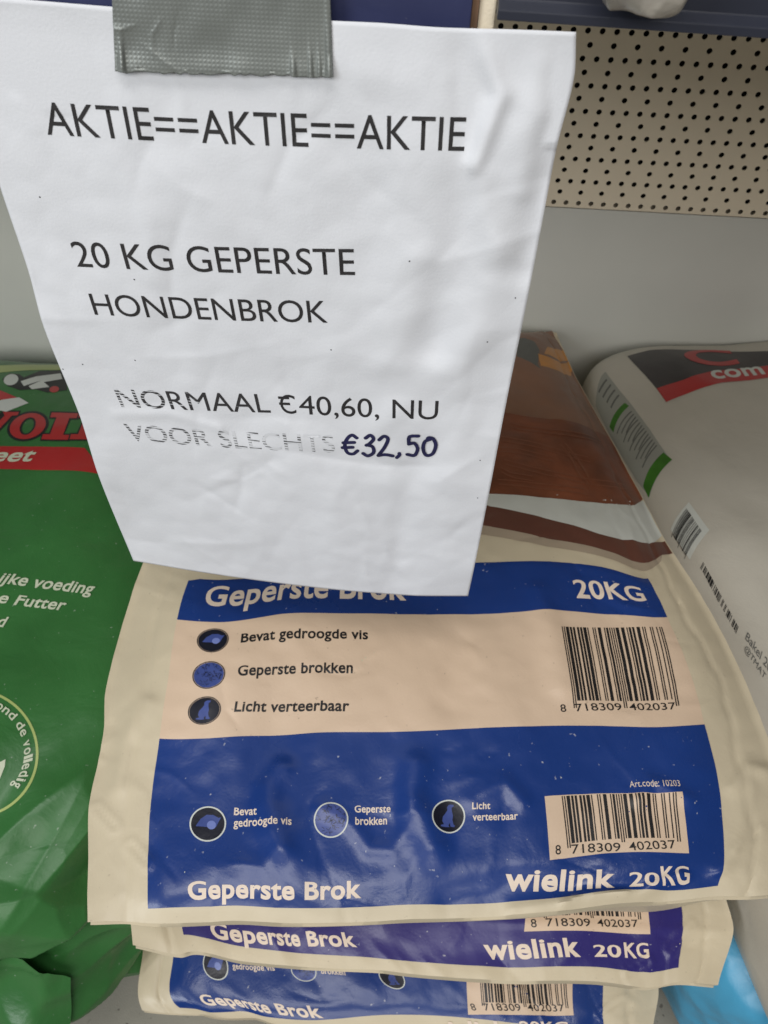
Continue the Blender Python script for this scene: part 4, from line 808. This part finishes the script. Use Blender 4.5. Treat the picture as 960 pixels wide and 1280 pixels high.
tag(post, 'narrow cream upright post between the two shelf rails', 'post')
box('brown_edge', .0152, .0174, .2945, .33, .80, .90, M['wood'], parent=post, base=(.02, .30, .80))

# ------------------------------------------------------------------ stacked sacks
def barcode_bits(s):
    Lc = ['0001101','0011001','0010011','0111101','0100011','0110001','0101111','0111011','0110111','0001011']
    G = [''.join('1' if c == '0' else '0' for c in x)[::-1] for x in Lc]; Rr = [''.join('1' if c == '0' else '0' for c in x) for x in Lc]
    par = ['LLLLLL','LLGLGG','LLGGLG','LLGGGL','LGLLGG','LGGLLG','LGGGLL','LGLGLG','LGLGGL','LGGLGL'][int(s[0])]
    return '101' + ''.join((Lc if p == 'L' else G)[int(c)] for p, c in zip(par, s[1:7])) + '01010' + ''.join(Rr[int(c)] for c in s[7:]) + '101'
def quad_pt(q, s, t):
    """bilinear point in a quad given as top-left, top-right, bottom-left, bottom-right"""
    (a, b, c, d) = [np.array(p, float) for p in q]; return tuple((a * (1 - s) + b * s) * (1 - t) + (c * (1 - s) + d * s) * t)
def bars_bm(q, bits, guard=1.09, shave=.0):
    polys = []; k = 0; n = len(bits)
    while k < n:
        if bits[k] == '1':
            j = k
            while j < n and bits[j] == '1': j += 1
            g = k < 3 or k >= n - 3 or 45 <= k < 50; t = guard if g else 1.0
            s0, s1 = (k + shave) / n, (j - shave) / n
            polys.append([quad_pt(q, s0, 0), quad_pt(q, s1, 0), quad_pt(q, s1, t), quad_pt(q, s0, t)][::-1]); k = j
        else: k += 1
    return bm_poly(polys)
EAN = '8718309402037'
def barcode(surf, q, parent, base, digits, dh, backing=None, sign=1.0, step=.22, lo=0.0):
    """q: bars' quad; digits: list of (text, a0, b0, a1, b1); backing: quad of the pale box"""
    if backing:
        bc = warp('barcode_label', bm_poly([[backing[0], backing[1], backing[3], backing[2]]]), surf, .0003 + lo, M['peach'], parent, base, step, sign=sign)
        par2 = bc
    else: par2 = parent
    br = warp('barcode_bars', bars_bm(q, barcode_bits(EAN)), surf, .00045 + lo, M['black'], par2, base, step, sign=sign)
    for t, a0, b0, a1, b1 in digits:
        warp('barcode_digits', place_text(t, a0, b0, a1, b1, dh, bold=.004), surf, .00045 + lo, M['black'], par2 if backing else br, base, step, sign=sign)

def icon(surf, kind, cx, cy, r, parent, base, light, top=True):
    """round pictogram: ring > disc, picture"""
    o = .0004 + (.0003 if not top else 0)
    rg = warp('icon', bm_poly([ell(cx, cy, r)]), surf, o, M['iblue'] if kind == 'kibble' else M['disc'], parent, base)
    warp('ring', bm_poly(ring(cx, cy, r * 1.0, r * 1.09) if light else ring(cx, cy, r * 1.03, r * 1.09)), surf, o + .0001, M['ring'] if light else M['disc'], rg, base)
    if kind == 'bone':
        fish = [(-.72, -.18), (-.45, .28), (-.1, .55), (.3, .55), (.62, .38), (.78, .42), (.62, .1), (.5, -.2), (.1, -.22), (-.3, -.2)]
        warp('head_picture', bm_poly([[(cx + x * r, cy + y * r) for x, y in fish[::-1]]]), surf, o + .0001, M['iblue'], rg, base)
        warp('disc_picture', bm_poly([ell(cx + .22 * r, cy - .08 * r, r * .27, n=24)]), surf, o + .00017, M['ipale'], rg, base)
    elif kind == 'kibble':
        rnd = random.Random(5); st = []
        for k in range(60):
            t = rnd.uniform(0, 6.28); q = rnd.uniform(0, .8) ** .7; x, y = cx + q * r * math.cos(t), cy + q * r * math.sin(t)
            t2 = rnd.uniform(0, 3.14); l = .10 * r; st.append([(x - l * math.cos(t2), y - l * math.sin(t2)), (x + .03 * r, y), (x + l * math.cos(t2), y + l * math.sin(t2))])
        warp('kibble_picture', bm_strokes(st, r * .028, cap=False), surf, o + .0001, M['disc'], rg, base, step=0)
    else:
        dog = [(-.52, -.66), (-.48, -.56), (-.30, -.52), (-.40, -.30), (-.36, -.02), (-.18, .22), (-.05, .42), (-.08, .60), (.02, .74), (.16, .78), (.36, .74), (.34, .64), (.22, .56), (.24, .30), (.30, .05), (.26, -.22), (.34, -.52), (.44, -.60), (.36, -.68), (.14, -.66), (.10, -.40), (.0, -.58), (.08, -.68), (-.2, -.70)]
        warp('dog_picture', bm_poly([[(cx + x * r, cy + y * r) for x, y in dog[::-1]]]), surf, o + .0001, M['iblue'], rg, base)

def sack_body(S, base, lip, res=.22, bmax=None):
    nu = int(S.W / res) + 1; L = S.L; nv = int(L / res) + 1
    A, B = np.meshgrid(np.linspace(0, S.W, nu), np.linspace(0, L, nv)); a, b = A.ravel(), B.ravel()
    T = S.top(a, b)
    U = S.bottom(a, b); n = len(T)
    # a folded hem below the rim: two rings between the faces
    idx = [i for i in range(nu)] + [j * nu + nu - 1 for j in range(1, nv)] + [(nv - 1) * nu + i for i in range(nu - 2, -1, -1)] + [j * nu for j in range(nv - 2, 0, -1)]
    R1 = T[idx].copy(); ctr = T.mean(0)
    dirv = ctr[:2] - R1[:, :2]; dirv /= np.linalg.norm(dirv, axis=1)[:, None]
    R1[:, 2] -= lip; R1[:, :2] += dirv * (.0015 + .0010 * np.sin(np.arange(len(idx)) * .11)[:, None])
    U[:, 2] -= lip
    V = np.vstack([T, R1, U]) - np.array(base)
    F = grid_faces(nu, nv) + grid_faces(nu, nv, True, n + len(idx))
    K = len(idx)
    for k in range(K):
        k2 = (k + 1) % K
        F.append((idx[k2], idx[k], n + k, n + k2)); F.append((n + k2, n + k, n + K + idx[k], n + K + idx[k2]))
    me = mesh('sack', V, F); me.set_sharp_from_angle(angle=math.radians(38)); return me

def sack(S, label, blue_m, D, level, lip):
    c = S.top([22.5], [33])[0]; base = (float(c[0]), float(c[1]), float(max(0, S.zedge(33) - S.D - .01)))
    root = link('dog_food_sack', sack_body(S, base, lip), M['beige'], base=base)
    tag(root, label, 'sack', 'stacked beige and blue sacks')
    sf = S.top; lo = 0 if level == 1 else .0003
    if level == 1:
        panel2 = warp('peach_panel', bm_poly([D['peach']]), sf, .00015, M['peach'], root, base)
        band = warp('blue_band', bm_poly([D['band']]), sf, .00026, blue_m, root, base)
    pn = warp('blue_panel', bm_poly([D['panel']]), sf, .00024 + lo, blue_m, root, base)
    for t, a0, b0, a1, b1, h, bold, key, par in D['text']:
        if True:
            p = {'panel': pn, 'band': band if level == 1 else None, 'peach': panel2 if level == 1 else None}[par]
            if p is None: continue
            warp('lettering', place_text(t, a0, b0, a1, b1, h, bold=bold, xh=1.13), sf, .00042 + lo, M[key], p, base)
    for kind, cx, cy, r, par in D['icons']:
        p = pn if par == 'panel' else (panel2 if level == 1 else None)
        if p is None: continue
        # icons are parts of the sack so that their rings and pictures stay sub-parts
        icon(sf, kind, cx, cy, r, root, base, par == 'panel', level == 1)
    barcode(sf, D['bars'], root, base, D['digits'], D['dh'], D['box'], lo=lo)
    if level == 1:
        barcode(sf, D['bars2'], root, base, D['digits2'], D['dh2'])
        for nm, poly, key in D['dog']:
            warp(nm, bm_poly([poly]), sf, .0005 + .00005 * D['dogz'][nm], M[key], root, base)
        for nm, pls, wd, key in D['hair']:
            warp(nm, bm_strokes(pls, wd, cap=False), sf, .0008, M[key], root, base, step=0)['kind'] = 'stuff'
    rnd = random.Random(level + 4); pol = []
    for k in range(38 if level == 1 else 14):
        a = rnd.uniform(4.5, 41); b = rnd.choice((rnd.uniform(1, 12), rnd.uniform(1, 27))) if level == 1 else rnd.uniform(1, 5)
        r = rnd.uniform(.010, .032) * (2.4 if rnd.random() < .12 else 1); t = rnd.uniform(0, 3.14)
        pol.append([(a + r * math.cos(t), b + r * math.sin(t) * 2), (a - r * .7, b + r * .5), (a - r * .5, b - r * 1.1), (a + r * .6, b - r * .4)])
    sc_ = warp('scuff_marks', bm_poly(pol), sf, .0005, M['white'], root, base, step=0); sc_['kind'] = 'stuff'
    return root
S1, S2, S3 = sack1(), sack2(), sack3()
sack(S1, 'top sack of the stack, beige with two blue bands, peach panel and brown dog picture', M['blue'], D1, 1, .004)
sack(S2, 'middle sack of the stack, its printed strip more violet than the sacks above and below', M['violet'], D2, 2, .007)
sack(S3, 'lowest sack of the stack, blue strip half hidden, lying on the floor', M['blue'], D3, 3, .005)

# ------------------------------------------------------------------ plump bags on both sides
def block_mesh(name, Bk, base, n=90):
    V = []; F = []
    t = np.linspace(-1, 1, n); t = np.sin(t * 1.25) / math.sin(1.25)
    A, Bq = np.meshgrid(t, t); a, b = A.ravel(), Bq.ravel(); o = np.ones_like(a)
    for d in (np.column_stack([a, b, o]), np.column_stack([b, a, -o]), np.column_stack([o, a, b]), np.column_stack([-o, b, a]), np.column_stack([b, o, a]), np.column_stack([a, -o, b])):
        off = len(V) * n * n; V.append(Bk.at(d)); F += grid_faces(n, n, False, off)
    me = mesh(name, np.vstack(V) - np.array(base), F)
    bm = bmesh.new(); bm.from_mesh(me); bmesh.ops.remove_doubles(bm, verts=bm.verts[:], dist=1e-6); bm.to_mesh(me); bm.free(); return me
G = green(); gb = (-.445, .445, 0.0)
gr = link('green_food_bag', block_mesh('green_food_bag', G, gb, 230), M['green'], base=gb)
tag(gr, 'large crumpled green plastic bag with red lettering, left of the sack stack', 'bag')
for nm, poly, key, lv in DG['polys']:
    warp(nm, bm_poly(poly), G.top, .0003 + lv * .00015, M[key], gr, gb, step=.03)
for t, a0, b0, a1, b1, h, bold, sh, key in DG['text']:
    warp('lettering', place_text(t, a0, b0, a1, b1, h, bold=bold, shear=sh, xh=1.12), G.top, .0008, M[key], gr, gb, step=.012)
# loose folded end of the wrapping lying over the front
fp = DG['flap']
def flap_surf(a, b):
    """a across, b down the front face; swells away from the bag in the middle and has a creased free edge"""
    P = G.at(np.column_stack([a, -np.ones(len(a)), b])); q = np.column_stack([a * 9, b * 7, 0 * a])
    lift = .006 + .010 * np.clip(vnoise(q, .9, 61) + .3, 0, 1) + .012 * (worley(q, .55, 62))
    return P + np.column_stack([0 * a, -lift, lift * .5])
warp('folded_flap', bm_poly([fp]), flap_surf, 0.0, M['green'], gr, gb, step=.02)

Cb = cream(); cb = tuple(float(x) for x in Cb.c - [0, 0, Cb.h[2]])
cr = link('cream_bag', block_mesh('cream_bag', Cb, cb, 90), M['cream'], base=cb)
tag(cr, 'plump cream bag with dark and red print at its far end, right of the stack', 'bag')
for nm, poly, key, lv, face, stp in DC['polys']:
    warp(nm, bm_poly(poly), Cb.top if face == 't' else Cb.left, .0004 + lv * .0002, M[key], cr, cb, step=stp, sign=1 if face == 't' else -1)
for t, a0, b0, a1, b1, h, bold, sh, key, face, up in DC['text']:
    warp('lettering', place_text(t, a0, b0, a1, b1, h, bold=bold, shear=sh, up=up), Cb.top if face == 't' else Cb.left, .0007, M[key], cr, cb, step=.02, sign=1 if face == 't' else -1)
for q in DC['bars']:
    warp('barcode_bars', bars_bm(q, barcode_bits('4006381333931')), Cb.left, .0006, M['black'], cr, cb, step=.03, sign=-1)
Bb = blue(); bb = tuple(float(x) for x in Bb.c - [0, 0, Bb.h[2]])
bl = link('light_blue_bag', block_mesh('light_blue_bag', Bb, bb, 80), M['sky'], base=bb)
tag(bl, 'light blue plastic bag on the floor under the cream bag, right of the stack', 'bag')

# ------------------------------------------------------------------ the notice and its tape
SH = Sheet(CTRLS)
nu, nv = 150, 212; A, B = np.meshgrid(np.linspace(0, 21, nu), np.linspace(0, 29.7, nv))
P = SH.top(A.ravel(), B.ravel()); nb = (-.056, .287, .50)
me = mesh('paper_notice', P - np.array(nb), grid_faces(nu, nv, True))
ns = link('paper_notice', me, M['paper'], base=nb)
sm = ns.modifiers.new('thickness', 'SOLIDIFY'); sm.thickness = .00012; sm.offset = 1
tag(ns, 'creased white paper price notice taped to the shelf rail with printed and handwritten text', 'notice')
for t, a0, b0, a1, b1, h, bold, key in DS['text']:
    warp('lettering', place_text(t, a0, b0, a1, b1, h, bold=bold, up=-1), SH.top, .00028, M[key], ns, nb, step=.3, sign=-1)
warp('handwritten_price', bm_strokes(DS['pen'], .19), SH.top, .00032, M['pen'], ns, nb, step=0, sign=-1)
dots = [ell(x, y, .032, n=8) for x, y in DS['dots']]
o = warp('ink_specks', bm_poly(dots), SH.top, .0003, M['ink'], ns, nb, step=0, sign=-1); o['kind'] = 'stuff'

def tape_surf(u, v):
    """u 0..1 left to right, v 0..1 top to bottom"""
    tl, tr, bl_, br_ = [np.array(p) for p in DS['tape']]
    u = np.asarray(u, float); v = np.asarray(v, float)
    jag = .0010 * vnoise(np.column_stack([u * 40, 0 * u, 0 * u]), 1, 71) * (v > .97) + .0006 * vnoise(np.column_stack([v * 30, 0 * u, 0 * u]), 1, 72) * (abs(u - .5) > .49)
    xz = (tl[None] * (1 - u)[:, None] + tr[None] * u[:, None]) * (1 - v)[:, None] + (bl_[None] * (1 - u)[:, None] + br_[None] * u[:, None]) * v[:, None]
    xz[:, 1] += jag
    lift = .0011 * np.exp(-((v - 1) / .16) ** 2)
    for uc, wd, h, vv in ((.03, .012, .0016, .25), (.82, .010, .0012, .18), (.90, .008, .0014, .2), (.94, .006, .0010, .2), (.985, .012, .0016, .5)):
        lift = lift + h * np.exp(-((u - uc) / wd) ** 2) * np.exp(-((v - 1) / vv) ** 2)
    lift = lift + .0022 * np.exp(-((u - .60) / .035) ** 2 - ((v + .0) / .10) ** 2) * (vv > 0)
    lift = lift + .0006 * vnoise(np.column_stack([u * 12, v * 4, 0 * u]), 1, 73) + crease_field(np.column_stack([u * 8, v * 4]), rand_creases(5, 7, 0, 8, 0, 4, .5, 2.0, .0005, .06, .2))
    y = .2864 - np.maximum(lift, -.0002) + .0016 * smooth((.8 - v) / .25) * 0
    return np.column_stack([xz[:, 0] * y / .287, y, CAM_Z + (xz[:, 1] - CAM_Z) * y / .287])
nu, nv = 200, 90; A, B = np.meshgrid(np.linspace(0, 1, nu), np.linspace(0, 1, nv)); P = tape_surf(A.ravel(), B.ravel()); tb = (-.09, .286, .80)
tp = link('duct_tape', mesh('duct_tape', P - np.array(tb), grid_faces(nu, nv, True)), M['tape'], base=tb)
sm = tp.modifiers.new('thickness', 'SOLIDIFY'); sm.thickness = .00025; sm.offset = 1
tag(tp, 'strip of grey cloth duct tape holding the paper notice to the rail', 'tape')

# wrapped pack hanging over the right rail
PK = Block((.0655, .2775, .842), (.0125, .007, .0150), -.25, 6.0, 0, 0, lambda w, q: .0018 * vnoise(w, 90, 81) + .0030 * (np.sqrt(worley(w, 120, 82)) - .4))
pb = (.0655, .2775, .827)
M['plastic'] = mat('cloudy_white_plastic', (.22, .20, .17), .3, coat=.3, mottle=.5, mscale=60, bump=.8, bscale=160)
tag(link('wrapped_pack', block_mesh('wrapped_pack', PK, pb, 40), M['plastic'], base=pb), 'corner of a pale plastic wrapped pack hanging over the dark right rail', 'pack')
